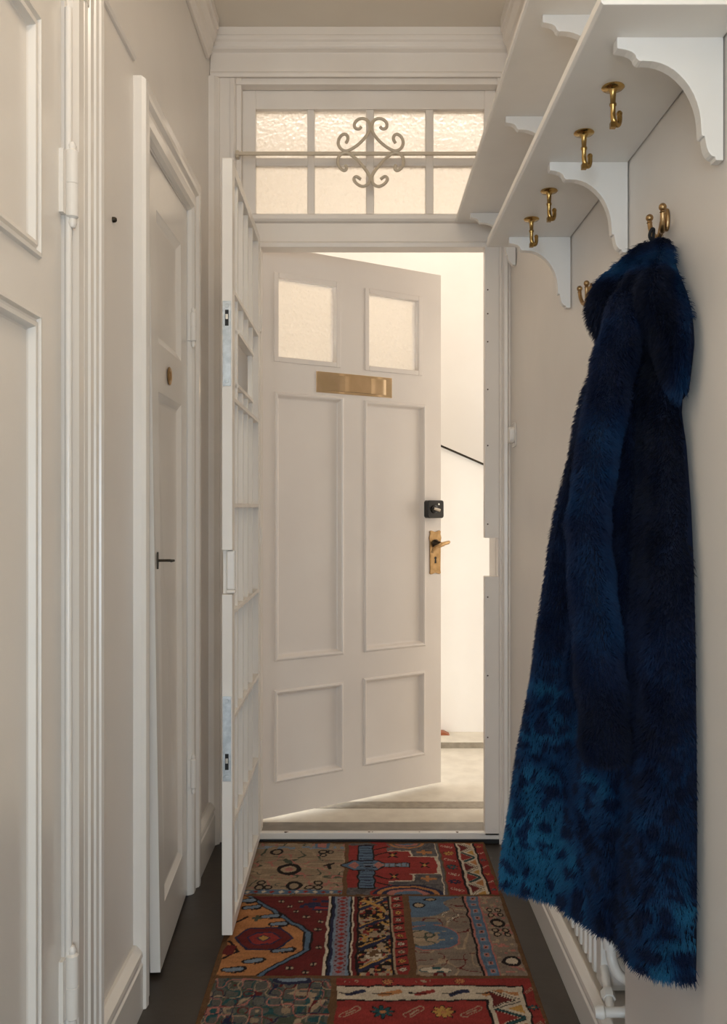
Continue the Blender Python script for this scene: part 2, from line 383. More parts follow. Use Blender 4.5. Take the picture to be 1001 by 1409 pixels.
k = MB().lathe([(0, 0), (.006, 0), (.006, .0006), (0, .0006)], Vector(fn3(.803, .988, .005)), A, 16)
k.prism([(.800, .985), (.806, .985), (.808, .966), (.798, .966)], fn3, .005, .0056); obj('keyhole', k, M['dark'], hp)
for z in (.30, 1.10, 1.90):
    obj('hinge', MB().lathe([(0, z - .05), (.009, z - .05), (.009, z + .05), (0, z + .05)], (P0.x - .004, P0.y - .004, 0)), M['door'], d3)

# jambs, stops and header of the front doorway
t = MB()
t.box(TXL, -.385, FAR, FAR + .2, 0, HEAD)                             # left jamb
t.box(-.385, DXL + .005, FAR - .005, FAR + .06, 0, HEAD)              # left stop
t.box(TXL, TXR, FAR - .004, FAR + .06, 2.128, 2.236)                   # header
ext_x(t, [(FAR - .004, 2.214), (FAR - .016, 2.218), (FAR - .022, 2.226), (FAR - .022, 2.240), (FAR - .014, 2.246), (FAR + .05, 2.256), (FAR + .05, 2.214)], TXL, TXR)
ext_x(t, [(FAR - .004, 2.128), (FAR - .010, 2.128), (FAR - .012, 2.142), (FAR - .006, 2.150), (FAR - .004, 2.150)], TXL, TXR)
struct('trim_8', t, M['frame'], 'painted jamb and header of the front doorway', .002)
# right stop board with a notch for the lock
nz0, nz1 = Z(793, 3.2), Z(740, 3.2)
t = MB(); t.prism([(.433, .03), (.484, .03), (.484, HEAD), (.433, HEAD), (.433, nz1), (.4795, nz1), (.4795, nz0), (.433, nz0)], lambda a, b, y: (a, y, b), FAR - .012, FAR + .03)
tb = struct('trim_9', t, M['frame'], 'right stop board of the front doorway with a lock notch', .0015)
for z in (1.955, 1.87, 1.77, 1.60, 1.40, 1.12, .86, .58, .36):
    k = MB().lathe([(0, 0), (.0028, 0), (.0025, .001), (0, .0012)], (.443, FAR - .0122, z + .02), (0, -1, 0), 10); obj('screw', k, M['rust'], tb)
t = MB()
ext_z(t, [(.484, FAR + .036), (.484, FAR - .016), (.490, FAR - .020), (.496, FAR - .014), (.500, FAR - .024), (.512, FAR - .026), (.517, FAR - .016), (XR, FAR - .014), (XR, FAR + .036)], 0, HEAD)
struct('trim_10', t, M['frame'], 'moulded casing at the right of the front doorway', .001)
# threshold: grey stone sill behind a chipped white strip
t = MB().box(-.40, .484, FAR + .012, FAR + .11, 0, .036); struct('trim_11', t, M['sill'], 'grey stone sill of the front doorway', .003)
t = MB().box(-.45, .50, FAR - .012, FAR + .012, .016, .040); tw = struct('trim_12', t, M['gloss'], 'chipped white threshold strip', .003)
t = MB().box(-.50, .50, FAR - .012, FAR + .011, 0, .016); struct('trim_13', t, M['dark'], 'dark base below the threshold strip', .002)  # plain near-black strip under the threshold
for (x, r) in ((-.278, .008), (-.272, .005), (.02, .006), (.032, .004), (.335, .007), (.20, .004)):
    k = MB().lathe([(0, 0), (r, 0), (r * .8, .0004), (0, .0005)], (x, FAR - .004, .0396), (0, 0, 1), 9); obj('chip', k, M['rust'], tw)

# ------------------------------------------------------------------ transom window
TY = 3.235
px = [(352, 423), (433, 504), (515, 586), (597, 667)]
cols = [(X(a, TY), X(b, TY)) for a, b in px]; rows = [(Z(296, TY), Z(227, TY)), (Z(216, TY), Z(150, TY))]
leaf = MB(); T0, T1 = TY, TY + .04
zb, zt = 2.238, Z(121, TY); xl, xr = X(334, TY), TXR
leaf.box(xl, cols[0][0], T0, T1, zb, zt); leaf.box(cols[3][1], xr, T0, T1, zb, zt)
leaf.box(cols[0][0], cols[3][1], T0, T1, rows[1][1], zt); leaf.box(cols[0][0], cols[3][1], T0, T1, zb, rows[0][0])
win = struct('window_1', leaf, M['frame'], 'eight-pane transom window with hammered glass above the front door', .002)
for i in range(3): obj('mullion', MB().box(cols[i][1], cols[i + 1][0], T0 + .004, T1, rows[0][0], rows[1][1]), M['frame'], win, .003)
obj('transom_bar', MB().box(cols[0][0], cols[3][1], T0 + .0065, T1 - .003, rows[0][1], rows[1][0]), M['frame'], win, .003)
for (a, b_) in cols:
    for (c_, d_) in rows: obj('glass_pane', MB().box(a - .004, b_ + .004, T0 + .018, T0 + .022, c_ - .004, d_ + .004), M['glass'], win)
t = MB(); t.box(TXL, xl, FAR - .002, FAR + .2, zb, TZ1); t.box(TXL, TXR, FAR + .004, FAR + .2, zt, TZ1 + .004)
ext_x(t, [(FAR - .008, TZ1 - .026), (FAR - .008, TZ1 - .012), (FAR + .03, TZ1 - .012), (FAR + .03, TZ1 - .03)], TXL, TXR)
struct('trim_14', t, M['frame'], 'stepped painted reveal around the transom window', .002)

# wrought-iron rod and scrolls
SY = FAR - .028
gx = lambda a: X(440 + a / 7.15, SY); gz = lambda b: Z(150 + b / 7.15, SY)
def smooth(pts, n=6, closed=False):
    P = [Vector(p) for p in pts]; out = []
    for i in range(len(P) - 1):
        p0, p1, p2, p3 = P[max(i - 1, 0)], P[i], P[i + 1], P[min(i + 2, len(P) - 1)]
        for k in range(n):
            t_ = k / n
            out.append(.5 * ((2 * p1) + (p2 - p0) * t_ + (2 * p0 - 5 * p1 + 4 * p2 - p3) * t_ ** 2 + (3 * p1 - p0 - 3 * p2 + p3) * t_ ** 3))
    out.append(P[-1]); return out
sg = thing('iron_scroll_grille', 'painted wrought-iron scroll ornament on a rod across the transom window', 'ornament', (gx(503), SY, gz(430)))
zr = Z(211, SY)
rod = MB().box(TXL + .001, TXR - .001, SY - .003, SY + .009, zr - .006, zr + .006)
rod.box(TXL + .001, TXL + .012, SY, FAR + .02, zr - .012, zr + .012); rod.box(TXR - .012, TXR - .001, SY, FAR + .002, zr - .012, zr + .012)
obj('rod', rod, M['scroll'], sg, .002)
ul = [(410, 185), (395, 203), (375, 207), (352, 197), (343, 172), (352, 140), (385, 112), (430, 105), (472, 125), (496, 178), (489, 225), (455, 282), (400, 342), (335, 392), (268, 422), (215, 405), (186, 358), (190, 310), (215, 272), (248, 258), (274, 275), (278, 310), (260, 345)]
ll = [(255, 560), (266, 590), (250, 614), (220, 606), (190, 570), (180, 528), (190, 480), (222, 450), (265, 440), (320, 468), (380, 520), (432, 580), (475, 640), (496, 690), (478, 745), (430, 771), (382, 755), (346, 720), (340, 690), (365, 674), (405, 700)]
for pts in (ul, ll):
    for mir in (0, 1):
        q = smooth([(gx(1006 - a if mir else a), SY - .009, gz(b)) for a, b in pts], 4)
        k = MB().tube(q, .0058, 8); obj('scroll', k, M['scroll'], sg)

# ------------------------------------------------------------------ stairwell beyond the door
t = MB().box(-1.6, 2.6, FAR + .11, 4.375, -.1, .022); struct('floor_landing', t, M['stone'], 'cream stone landing outside the front door')
t = MB(); yb = F * (EYE - .023) / (1112 - CY); yb2 = F * (EYE - .023) / (1103 - CY); t.box(-1.6, 2.6, yb, yb2, .02, .0235); struct('trim_15', t, M['stone2'], 'dark stone border across the landing')
t = MB().box(-1.6, 2.6, 4.375, 4.57, -.1, .053); struct('trim_16', t, M['stone'], 'low stone step along the stairwell wall', .004)
t = MB().box(-1.6, 2.6, 4.3735, 4.377, .022, .050); struct('trim_17', t, M['stone2'], 'grey riser of the stairwell step')
# sloping parapet, its dark top edge, and the walls
zs = lambda x: Z(615, 4.57) - (x - X(607, 4.57)) * (Z(615, 4.57) - Z(641, 4.57)) / (X(667, 4.57) - X(607, 4.57))
t = MB(); t.prism([(-1.6, -.1), (2.6, -.1), (2.6, zs(2.6)), (-1.6, zs(-1.6))], lambda a, b, y: (a, y, b), 4.57, 4.65)
struct('wall_parapet', t, M['stair'], 'cream sloping parapet wall of the stairwell')
t = MB(); t.prism([(-1.6, zs(-1.6)), (2.6, zs(2.6)), (2.6, zs(2.6) + .010), (-1.6, zs(-1.6) + .010)], lambda a, b, y: (a, y, b), 4.555, 4.66)
struct('trim_18', t, M['iron'], 'thin dark capping on the sloping parapet')
t = MB().box(-1.8, 2.8, 6.2, 6.35, -.1, 4.0); struct('wall_stairwell', t, M['stair'], 'bright cream far wall of the stairwell')
t = MB().box(-1.75, -1.6, FAR + .2, 6.2, -.1, 4.0); struct('wall_stairwell_left', t, M['stair'], 'cream side wall of the stairwell behind the door')
t = MB().box(2.6, 2.75, FAR + .2, 6.2, -.1, 4.0); struct('wall_stairwell_right', t, M['stair'], 'cream side wall of the stairwell beyond the door')
t = MB().box(-1.75, 2.75, FAR + .2, 6.2, 3.9, 4.0); struct('ceiling_stairwell', t, M['stair'], 'ceiling of the stairwell')
t = MB().box(-1.75, XL - .199, FAR + .1, FAR + .2, -.1, 4.0); t.box(XR + .199, 2.75, FAR + .1, FAR + .2, -.1, 4.0); t.box(-.76, .74, FAR + .1, FAR + .2, CEIL + .1, 4.0)
struct('wall_stairwell_front', t, M['stair'], 'stairwell side of the front wall')
t = MB().prism([(X(590, 4.55), .053), (X(618, 4.55), .053), (X(611, 4.55), .066), (X(590, 4.55), .072)], lambda a, b, y: (a, y, b), 4.50, 4.555)
o = obj('wooden_wedge', t, M['wood']); tag(o, 'small red-brown wooden wedge on the step just behind the open front door', 'wedge')

# ------------------------------------------------------------------ security gate (folded back along the left wall)
GD0, GD1 = 2.445, 3.15
gate = thing('security_gate', 'tall white barred security gate standing open beside the front door', 'gate', (-.365, 3.155, 0))
ga = math.atan2(-.3655 + .3585, GD1 - GD0)
def gp(x, d, z): # x across thickness (0 = corridor face), d from free end
    return (-.3585 - x * math.cos(ga) + math.sin(ga) * d, GD0 + d + math.sin(ga) * x, z)
def gbox(mb, x0, x1, d0, d1, z0, z1):
    vs = [gp(x, d, z) for x in (x0, x1) for d in (d0, d1) for z in (z0, z1)]
    return mb.add(vs, [(0, 1, 3, 2), (4, 6, 7, 5), (0, 4, 5, 1), (2, 3, 7, 6), (0, 2, 6, 4), (1, 5, 7, 3)])
GL = GD1 - GD0; GZ0, GZ1 = .03, 2.155
cz0, cz1 = Z(818, GD0), Z(757, GD0)
st = MB(); gbox(st, 0, .029, 0, .05, GZ0, cz0); gbox(st, 0, .029, 0, .05, cz1, GZ1); gbox(st, .0, .029, .022, .05, cz0, cz1)
stile = obj('lock_stile', st, M['gate'], gate, .0015)
st = MB(); gbox(st, -.006, .018, .008, .024, cz0 + .012, cz1 - .002); gbox(st, -.007, .019, .004, .03, cz0 + .002, cz0 + .012); obj('lock_box', st, M['gloss'], gate, .004)
st = MB(); gbox(st, 0, .029, GL - .04, GL, GZ0, GZ1); obj('hinge_stile', st, M['gate'], gate, .0015)
zrails = [2.125, 1.80, 1.50, 1.205, .91, .615, .325]
st = MB(); gbox(st, 0, .029, .05, GL - .04, GZ1 - .03, GZ1); obj('rail', st, M['gate'], gate, .0015)
for z in zrails[1:]:
    st = MB(); gbox(st, 0, .026, .05, GL - .04, z - .006, z + .006); obj('rail', st, M['gate'], gate, .001)
st = MB(); gbox(st, 0, .029, .05, GL - .04, GZ0, GZ0 + .03); obj('rail', st, M['gate'], gate, .0015)
bars = [.145, .270, .395, .520]
for i, d in enumerate(bars):
    st = MB()
    segs = [(GZ0 + .03, GZ1 - .03)] if i in (0, 3) else [(GZ0 + .03, 1.545), (1.71, GZ1 - .03)]
    for a, b_ in segs: gbox(st, .004, .020, d - .008, d + .008, a, b_)
    obj('upright_bar', st, M['gate'], gate, .001)
st = MB(); gbox(st, .001, .024, bars[0] - .008, bars[3] + .008, 1.700, 1.711); gbox(st, .001, .024, bars[0] - .008, bars[3] + .008, 1.545, 1.556)
obj('opening_frame', st, M['gate'], gate, .001)
for z0, z1, zs_ in ((Z(531, GD0), Z(414, GD0), .80), (Z(1075, GD0), Z(958, GD0), .23)):
    st = MB(); gbox(st, .0035, .0265, -.0022, .0005, z0, z1); p = obj('lock_plate', st, M['zinc'], gate, .0006)
    p['label'] = 'zinc lock plate'
    for zz in (z0 + .013, z1 - .013):
        k = MB().lathe([(0, 0), (.0058, 0), (.0052, .0012), (0, .0014)], gp(.015, -.0022, zz), (0, -1, 0), 14); so = obj('screw', k, M['zinc'], p)
        k = MB(); c_ = gp(.015, -.0037, zz)
    zc = z0 + (z1 - z0) * zs_
    st = MB(); gbox(st, .010, .020, -.0026, 0, zc - .022, zc + .022); obj('keyhole_slot', st, M['dark'], p)
    st = MB(); gbox(st, .0115, .0185, -.0034, 0, zc - .004, zc + .010); obj('bolt', st, M['chrome'], p)
for z in (.35, 1.10, 1.85):
    k = MB().lathe([(0, z - .03), (.008, z - .03), (.008, z + .03), (0, z + .03)], (-.366, 3.158, 0)); obj('hinge', k, M['gate'], gate)
st = MB().box(-.385, -.372, 3.158, 3.20, GZ0, 2.13); obj('hinge_plate', st, M['gate'], gate)

# ------------------------------------------------------------------ shelves with scroll brackets
SXF = .321
def bracket_poly(scale=1.0):
    p = [(0, 0), (.154, 0), (.154, .0135), (.1535, .016)]
    for k in range(1, 7): a = PI / 2 * k / 6; p.append((.150 - .024 * math.sin(a), .018 + .013 * (1 - math.cos(a)) - .001))     # ogee at the tip
    p += [(.1225, .0335), (.119, .0345), (.117, .034)]
    for k in range(1, 13): a = PI / 2 * k / 12; p.append((.112 - .080 * math.sin(a), .034 + .098 * (1 - math.cos(a))))
    p += [(.0315, .140), (.030, .143), (.027, .143)]
    for k in range(1, 7): a = PI / 2 * k / 6; p.append((.026 - .014 * (1 - math.cos(a)), .145 + .028 * math.sin(a)))
    p += [(.011, .178), (0, .178)]
    return p
BP = bracket_poly()
def make_shelf(name, label, y0, y1, zu, xf, ybr):
    s = thing(name, label, 'shelf', (XR, (y0 + y1) / 2, zu), 'wall shelves')
    xb = XR - .003
    b = MB(); ext_y(b, [(xb, zu), (xf + .004, zu), (xf, zu + .004), (xf, zu + .009), (xf + .003, zu + .012), (xf + .003, zu + .024), (xb, zu + .024)], y0, y1)
    obj('shelf_board', b, M['shelf'], s, .001)
    for y in ybr:
        k = MB().prism([(xb - u, zu - v) for u, v in BP], lambda a, c, t: (a, t, c), y, y + .02); obj('bracket', k, M['shelf'], s, .0008)
    return s
low = make_shelf('hat_shelf', 'lower white wall shelf with scrolled brackets and brass hooks underneath', 1.21, 2.338, 1.880, SXF, (1.294, 1.762, 2.25))
upp = make_shelf('hat_shelf', 'upper white wall shelf running up to the end wall, above the hooked shelf', 1.21, 3.165, 2.208, .326, (1.32, 1.83, 2.306, 3.062))
# brass ceiling hooks under the lower shelf
def make_under_hook():
    b = MB(); b.lathe([(0, 0), (.0175, 0), (.0185, -.002), (.016, -.0045), (.008, -.006), (.005, -.010), (.0042, -.026), (.0056, -.028), (.0056, -.031), (.0042, -.033), (.004, -.046)], (0, 0, 0))
    q = smooth([(0, 0, -.044), (.001, 0, -.054), (.006, .003, -.060), (.011, .007, -.058), (.0135, .010, -.049), (.0135, .011, -.040)], 5)
    b.tube(q, .0044, 12)
    b.lathe([(0, 0), (.0048, .001), (.005, .004), (.003, .007), (0, .008)], (.0135, .011, -.042))
    b.box(-.0045, .0045, -.004, .005, -.067, -.058)
    return b.mesh('under_hook', M['brass'])
hm = make_under_hook()
for y, x in ((1.446, .4035), (1.622, .400), (1.920, .3985), (2.108, .396)):
    o = obj('coat_hook', hm, None, low, local=True); o.location = Vector((x, y, 1.880)) - Vector(low.location)

# wall hooks: triple prong
def make_wall_hook(loc, label):
    t_ = thing('wall_hook', label, 'hook', loc, 'brass wall hooks')
    b = MB().prism([(.010 * math.cos(a), .020 * math.sin(a)) for a in np.linspace(0, 2 * PI, 24, endpoint=False)], lambda a, c_, t: (-t, a, c_ + .003), 0, .006)
    obj('base', b, M['dullbrass'], t_, .0025, local=True)
    for q in ([(-.004, 0, .012), (-.011, -.002, -.004), (-.014, -.010, -.019), (-.019, -.026, -.020), (-.022, -.036, -.008), (-.023, -.039, .006)],
              [(-.004, 0, .012), (-.010, .002, -.006), (-.012, .010, -.021), (-.015, .026, -.018), (-.018, .038, -.002), (-.019, .042, .014)]):
        s = smooth(q, 6); b = MB().tube(s, [.0056 - .0016 * i / len(s) for i in range(len(s))], 12)
        e_ = s[-1]; b.lathe([(.0040, -.004), (.0052, -.003), (.0040, -.001)], e_)
        b.lathe([(.0066 * math.sin(PI * i / 10) + 1e-5, .006 - .0066 * math.cos(PI * i / 10)) for i in range(11)], e_, (0, 0, 1), 16)
        obj('prong', b, M['dullbrass'], t_, local=True)
    return t_
HK = Vector((XR - .0005, 1.535, 1.690))
make_wall_hook(HK, 'brass pronged wall hook from which the blue fur coat hangs')
make_wall_hook((XR - .0005, 2.045, 1.690), 'brass pronged wall hook partly hidden behind the collar of the blue coat')

# small switch plate near the end of the right wall
sw = thing('light_switch', 'small white rounded switch on the right wall beside the front doorway', 'switch', (XR, 3.10, 1.45))
k = MB().prism(rrect(3.06, 3.13, 1.408, 1.492, .012), lambda a, b, t: (t, a, b), XR - .004, XR - .0005); obj('plate', k, M['gloss'], sw, .0015)
k = MB().prism(rrect(3.072, 3.118, 1.422, 1.478, .016), lambda a, b, t: (t, a, b), XR - .022, XR - .003); obj('rocker', k, M['gloss'], sw, .005, seg=3)
# screw left in the left wall
k = MB().lathe([(0, 0), (.0065, 0), (.006, .006), (.004, .009), (.0015, .006), (0, .006)], (XL - .0005, 1.96, 1.83), (1, 0, 0), 9)
o = obj('wall_screw', k, M['iron']); tag(o, 'small dark screw left in the left wall beside the cupboard door', 'screw')

# ------------------------------------------------------------------ radiator in its recess
rd = thing('radiator', 'white ribbed radiator recessed in the right wall below the blue coat', 'radiator', (XR + .05, 2.1, NZ0))
ry0, ry1 = 2.012, 2.39
k = MB(); nf = 8
for i in range(nf):
    y = ry0 + .022 + (ry1 - ry0 - .03) * i / nf
    k.prism([(XR + .026, y), (XR + .012, y + .005), (XR + .012, y + .024), (XR + .026, y + .029), (XR + .030, y + .029), (XR + .030, y)], lambda a, b, t: (a, b, t), NZ0 + .018, NZ1 - .04)
k.box(XR + .024, XR + .07, ry0, ry1, NZ0 + .012, NZ1 - .03)
obj('ribbed_panel', k, M['rad'], rd, .002)
k = MB().box(XR + .006, XR + .075, ry0 - .016, ry0 + .008, NZ0 + .03, NZ1 - .02); obj('end_panel', k, M['rad'], rd, .003)
k = MB(); px_, py_ = XR + .012, 1.935
k.tube(smooth([(px_ + .004, py_ + .06, .295), (px_, py_ + .02, .288), (px_, py_, .262), (px_, py_ - .004, .228), (px_ + .012, py_ - .022, .200), (px_ + .045, py_ - .042, .192), (px_ + .10, py_ - .05, .190)], 5), .0115, 14)
k.lathe([(0, 0), (.016, 0), (.016, .04), (.012, .046), (0, .046)], (px_, py_ + .004, .244)); obj('pipe', k, M['rad'], rd)
k = MB()
k.lathe([(0, 0), (.012, 0), (.013, .028), (.0105, .032), (.0105, .07), (.014, .074), (.014, .082), (.012, .086), (.010, .092), (0, .092)], (XR + .055, 1.885, .136), (-1, 0, 0), 18)
k.tube([(XR - .002, 1.888, .137), (XR + .006, 1.94, .152), (XR + .014, 2.0, .172)], .0095, 12)
k.lathe([(0, 0), (.0145, 0), (.0155, .004), (.0155, .018), (.0145, .022), (0, .022)], (XR + .003, 1.918, .145), (.08, .95, .28), 6)
obj('valve', k, M['rad'], rd)

# ------------------------------------------------------------------ patchwork rug: dyed pattern laid out on a fine weave
RX0, RX1, RY0, RY1 = -.388, .428, 1.62, 3.180
nxr, nyr = 408, 390
us = np.linspace(RX0, RX1, nxr); vs_ = np.linspace(RY0, RY1, nyr)
UU, VV = np.meshgrid(us, vs_)
col = np.zeros(UU.shape + (3,)); 
def c(*a): return np.array(lin(a))
K = dict(red=c(168, 40, 30), dred=c(120, 30, 28), beige=c(168, 142, 112), tan=c(186, 158, 124), brown=c(122, 84, 46), dark=c(38, 28, 28), navy=c(44, 48, 82),
         blue=c(92, 122, 150), lblue=c(128, 150, 172), orange=c(206, 132, 62), gold=c(214, 158, 52), cream=c(226, 206, 178), teal=c(36, 92, 96), grey=c(112, 106, 104), pink=c(196, 118, 104), green=c(84, 92, 74))
def vnoise(sx, sy, seed):
    r_ = np.random.default_rng(seed); g = r_.random((int((RY1 - RY0) / sy) + 4, int((RX1 - RX0) / sx) + 4))
    a = (UU - RX0) / sx; b_ = (VV - RY0) / sy; i = a.astype(int); j = b_.astype(int); fa = a - i; fb = b_ - j
    fa = fa * fa * (3 - 2 * fa); fb = fb * fb * (3 - 2 * fb)
    return (g[j, i] * (1 - fa) + g[j, i + 1] * fa) * (1 - fb) + (g[j + 1, i] * (1 - fa) + g[j + 1, i + 1] * fa) * fb
wob = (vnoise(.03, .03, 1) - .5) * .008; wob2 = (vnoise(.025, .025, 2) - .5) * .008
U = UU + wob; V = VV + wob2
def put(mask, colr): col[mask] = K[colr] if isinstance(colr, str) else colr
def rc(u0, u1, v0, v1): return (U > u0) & (U < u1) & (V > v0) & (V < v1)
def el(u0, v0, a, b_): return ((U - u0) / a) ** 2 + ((V - v0) / b_) ** 2 < 1
def dia(u0, v0, a, b_): return np.abs(U - u0) / a + np.abs(V - v0) / b_ < 1
def hexa(u0, v0, a, b_): return (np.abs(V - v0) < b_) & (np.abs(U - u0) / a + .5 * np.abs(V - v0) / b_ < 1)
def line(p, q, w):
    p = np.array(p); q = np.array(q); d = q - p; L = (d ** 2).sum()
    t_ = np.clip(((U - p[0]) * d[0] + (V - p[1]) * d[1]) / L, 0, 1)
    return (U - p[0] - t_ * d[0]) ** 2 + (V - p[1] - t_ * d[1]) ** 2 < w * w
def star(u0, v0, r, n=8, k=.45):
    a = np.arctan2(V - v0, U - u0); d = np.hypot(U - u0, V - v0); return d < r * (k + (1 - k) * np.abs(np.cos(n * a / 2)))
def flower(u0, v0, r, c1, c2): put(star(u0, v0, r * 1.18), 'dark'); put(star(u0, v0, r), c1); put(el(u0, v0, r * .3, r * .3), c2)
def leafm(u0, v0, l, ang, c1, c2='dark'):
    a, b_ = math.cos(ang) * l, math.sin(ang) * l
    put(line((u0 - a, v0 - b_), (u0 + a, v0 + b_), l * .42), c2); put(line((u0 - a, v0 - b_), (u0 + a, v0 + b_), l * .30), c1); put(line((u0 - a * .6, v0 - b_ * .6), (u0 + a * .6, v0 + b_ * .6), l * .1), c2)
def speck(mask, seed, s, th, colr): put(mask & (vnoise(s, s, seed) > th), colr)
SEAM = .012
R1, R2, R3 = (2.752, 3.165), (2.276, 2.738), (1.62, 2.262)
put(np.ones(UU.shape, bool), 'brown')
# row 1 left: beige field with soft florals
a = (-.374, -.066); m = rc(*a, *R1); put(m, 'beige')
w_ = vnoise(.09, .05, 11); put(m & (np.abs(w_ - .5) < .05), 'tan'); w_ = vnoise(.07, .03, 12); put(m & (np.abs(w_ - .5) < .035), 'green'); w_ = vnoise(.06, .03, 13); put(m & (np.abs(w_ - .45) < .03), 'pink')
for v in (2.86, 3.03): put(rc(*a, v - .003, v + .003), 'tan')
def ringm(u0, v0, r, inner='beige'): put(el(u0, v0, r * 1.25, r * 1.5), 'dark'); put(el(u0, v0, r * .75, r * .9), inner)
ringm(-.245, 2.94, .032, 'tan'); put(el(-.245, 2.94, .012, .018), 'pink')
for u_, v_, r in ((-.325, 2.80, .013), (-.300, 2.80, .011), (-.325, 2.835, .012), (-.22, 2.81, .022), (-.17, 2.80, .012), (-.145, 2.80, .012), (-.145, 2.835, .012), (-.30, 3.09, .018), (-.14, 3.09, .012), (-.115, 3.09, .010), (-.135, 3.06, .010)): ringm(u_, v_, r)
put(rc(*a, 2.755, 2.782), 'blue'); 
for i in range(12): put(dia(-.36 + i * .026, 2.768, .009, .010), 'red' if i % 2 else 'cream')
put(rc(*a, 3.118, 3.14), 'lblue'); speck(rc(*a, 3.115, 3.145), 14, .012, .5, 'beige'); put(rc(-.17, -.12, 3.12, 3.165), 'blue'); put(rc(-.16, -.13, 3.13, 3.165), 'pink')
put(line((-.13, 2.97), (-.10, 2.99), .005) | line((-.11, 2.95), (-.115, 2.985), .006), 'dark')
# row 1 middle: red with blue-grey cross, grey steps
a = (-.052, .262); put(rc(*a, *R1), 'grey'); speck(rc(*a, *R1), 15, .010, .6, np.array(lin((92, 86, 90))))
put(rc(-.052, .165, 2.845, 3.10), 'cream'); put(rc(-.052, .158, 2.852, 3.094), 'red'); put(rc(.15, .250, 2.90, 3.05), 'cream'); put(rc(.15, .243, 2.906, 3.044), 'red')
put(rc(-.052, .08, 2.80, 3.15), 'red'); put(line((.08, 2.80), (.04, 2.76), .02) | line((.08, 3.15), (.04, 3.19), .02), 'red')
put(rc(-.02, .038, 2.79, 3.15), 'dark'); put(rc(-.014, .032, 2.798, 3.142), 'blue'); put(hexa(.005, 2.975, .085, .045), 'dark'); put(hexa(.005, 2.975, .077, .038), 'blue'); put(rc(.0, .155, 2.955, 2.995), 'dark'); put(rc(.0, .150, 2.961, 2.989), 'lblue')
for v in np.arange(2.81, 3.14, .022): put(rc(-.012, .030, v, v + .005), 'navy')
for u_ in np.arange(.05, .145, .018): put(rc(u_, u_ + .005, 2.963, 2.987), 'grey')
put(dia(.05, 2.975, .02, .03), 'pink'); put(dia(-.03, 2.975, .018, .03), 'pink')
for u_, v_ in ((.10, 2.885), (.10, 3.06), (.205, 2.975)): put(line((u_ - .012, v_ - .018), (u_ + .012, v_ + .018), .004) | line((u_ - .012, v_ + .018), (u_ + .012, v_ - .018), .004), 'dark'); put(dia(u_, v_, .007, .01), 'gold')
for sg_ in (-1, 1):
    for k_ in range(2): put(line((.042, 2.975 + sg_ * (.085 + .05 * k_)), (.08, 2.975 + sg_ * (.11 + .05 * k_)), .004), 'dark')
    put(rc(.185, .235, 2.975 + sg_ * .11 - .008, 2.975 + sg_ * .11 + .008) | rc(.20, .21, 2.975 + sg_ * .11 - .02, 2.975 + sg_ * .11 + .02), 'orange')
for k_, cc in ((.075, 'navy'), (.066, 'orange'), (.054, 'navy'), (.044, 'pink'), (.030, 'blue')): put(rc(*a, *R1) & el(.14, 2.745, k_ * 1.5, k_), cc); put(rc(*a, *R1) & el(.15, 3.175, k_ * 1.0, k_ * .8), cc if cc != 'navy' else 'grey')
put(rc(.250, .262, *R1), 'cream'); put(rc(.254, .262, *R1), 'grey')
# row 1 right: red border strips and zigzag
put(rc(.266, .418, *R1), 'red')
put(rc(.318, .326, *R1), 'dark'); put(rc(.385, .392, *R1), 'dark'); put(rc(.326, .385, *R1), 'cream')
def zig(u0, u1, v0, v1, n):
    h = (v1 - v0) / n
    for i in range(n):
        va = v0 + i * h; vm = va + h / 2; uc = (u0 + u1) / 2
        put(rc(u0, u1, va, va + h) & (np.abs(V - vm) / (h / 2) < (u1 - U) / (u1 - u0) - .22), 'red' if i % 2 else 'dred')
        put(rc(u0, u1, va, va + h) & (np.abs(np.abs(V - vm) / (h / 2) - (u1 - U) / (u1 - u0)) < .17), 'dark')
        put(rc(u0, u1, va, va + h) & (np.abs(np.abs(V - vm) / (h / 2) - (u1 - U) / (u1 - u0)) < .09), 'teal' if i % 2 else 'cream')
    for i in range(n + 1):
        vm = v0 + i * h; put(rc(u0, u1, v0, v1) & (np.abs(V - vm) / (h / 2) < (U - u0) / (u1 - u0) - .45), 'orange' if i % 2 else 'gold')
zig(.334, .378, *R1, 5)
for i, v_ in enumerate(np.linspace(2.785, 3.135, 7)):
    if i % 2: flower(.292, v_, .018, ('teal', 'navy', 'gold')[i % 3], 'red')
    else: leafm(.292, v_, .015, -.5, 'red', 'cream')
    if i % 2: leafm(.404, v_, .010, .6, 'red', 'cream')
    else: flower(.404, v_, .010, ('teal', 'orange')[(i // 2) % 2], 'red')
# row 2 left: orange field in red ground
a = (-.374, -.152); put(rc(-.374, -.155, *R2), 'dred'); put(rc(-.374, -.10, *R2), 'dred')
fieldm = rc(-.374, -.10, *R2) & (U < -.165 - .36 * np.maximum(np.abs(V - 2.47) - .035, 0) * (1.0 + .0 * V)) & (U < -.15 - 1.0 * np.maximum(np.abs(V - 2.46) - .06, 0))
put(rc(-.374, -.10, *R2) & (U < -.140 - .85 * np.maximum(np.abs(V - 2.455) - .05, 0)), 'dark'); put(rc(-.374, -.10, *R2) & (U < -.147 - .85 * np.maximum(np.abs(V - 2.455) - .05, 0)), 'blue')
put(rc(-.374, -.10, *R2) & (U < -.160 - .85 * np.maximum(np.abs(V - 2.455) - .05, 0)), 'dark'); put(rc(-.374, -.10, *R2) & (U < -.166 - .85 * np.maximum(np.abs(V - 2.455) - .05, 0)), 'orange')
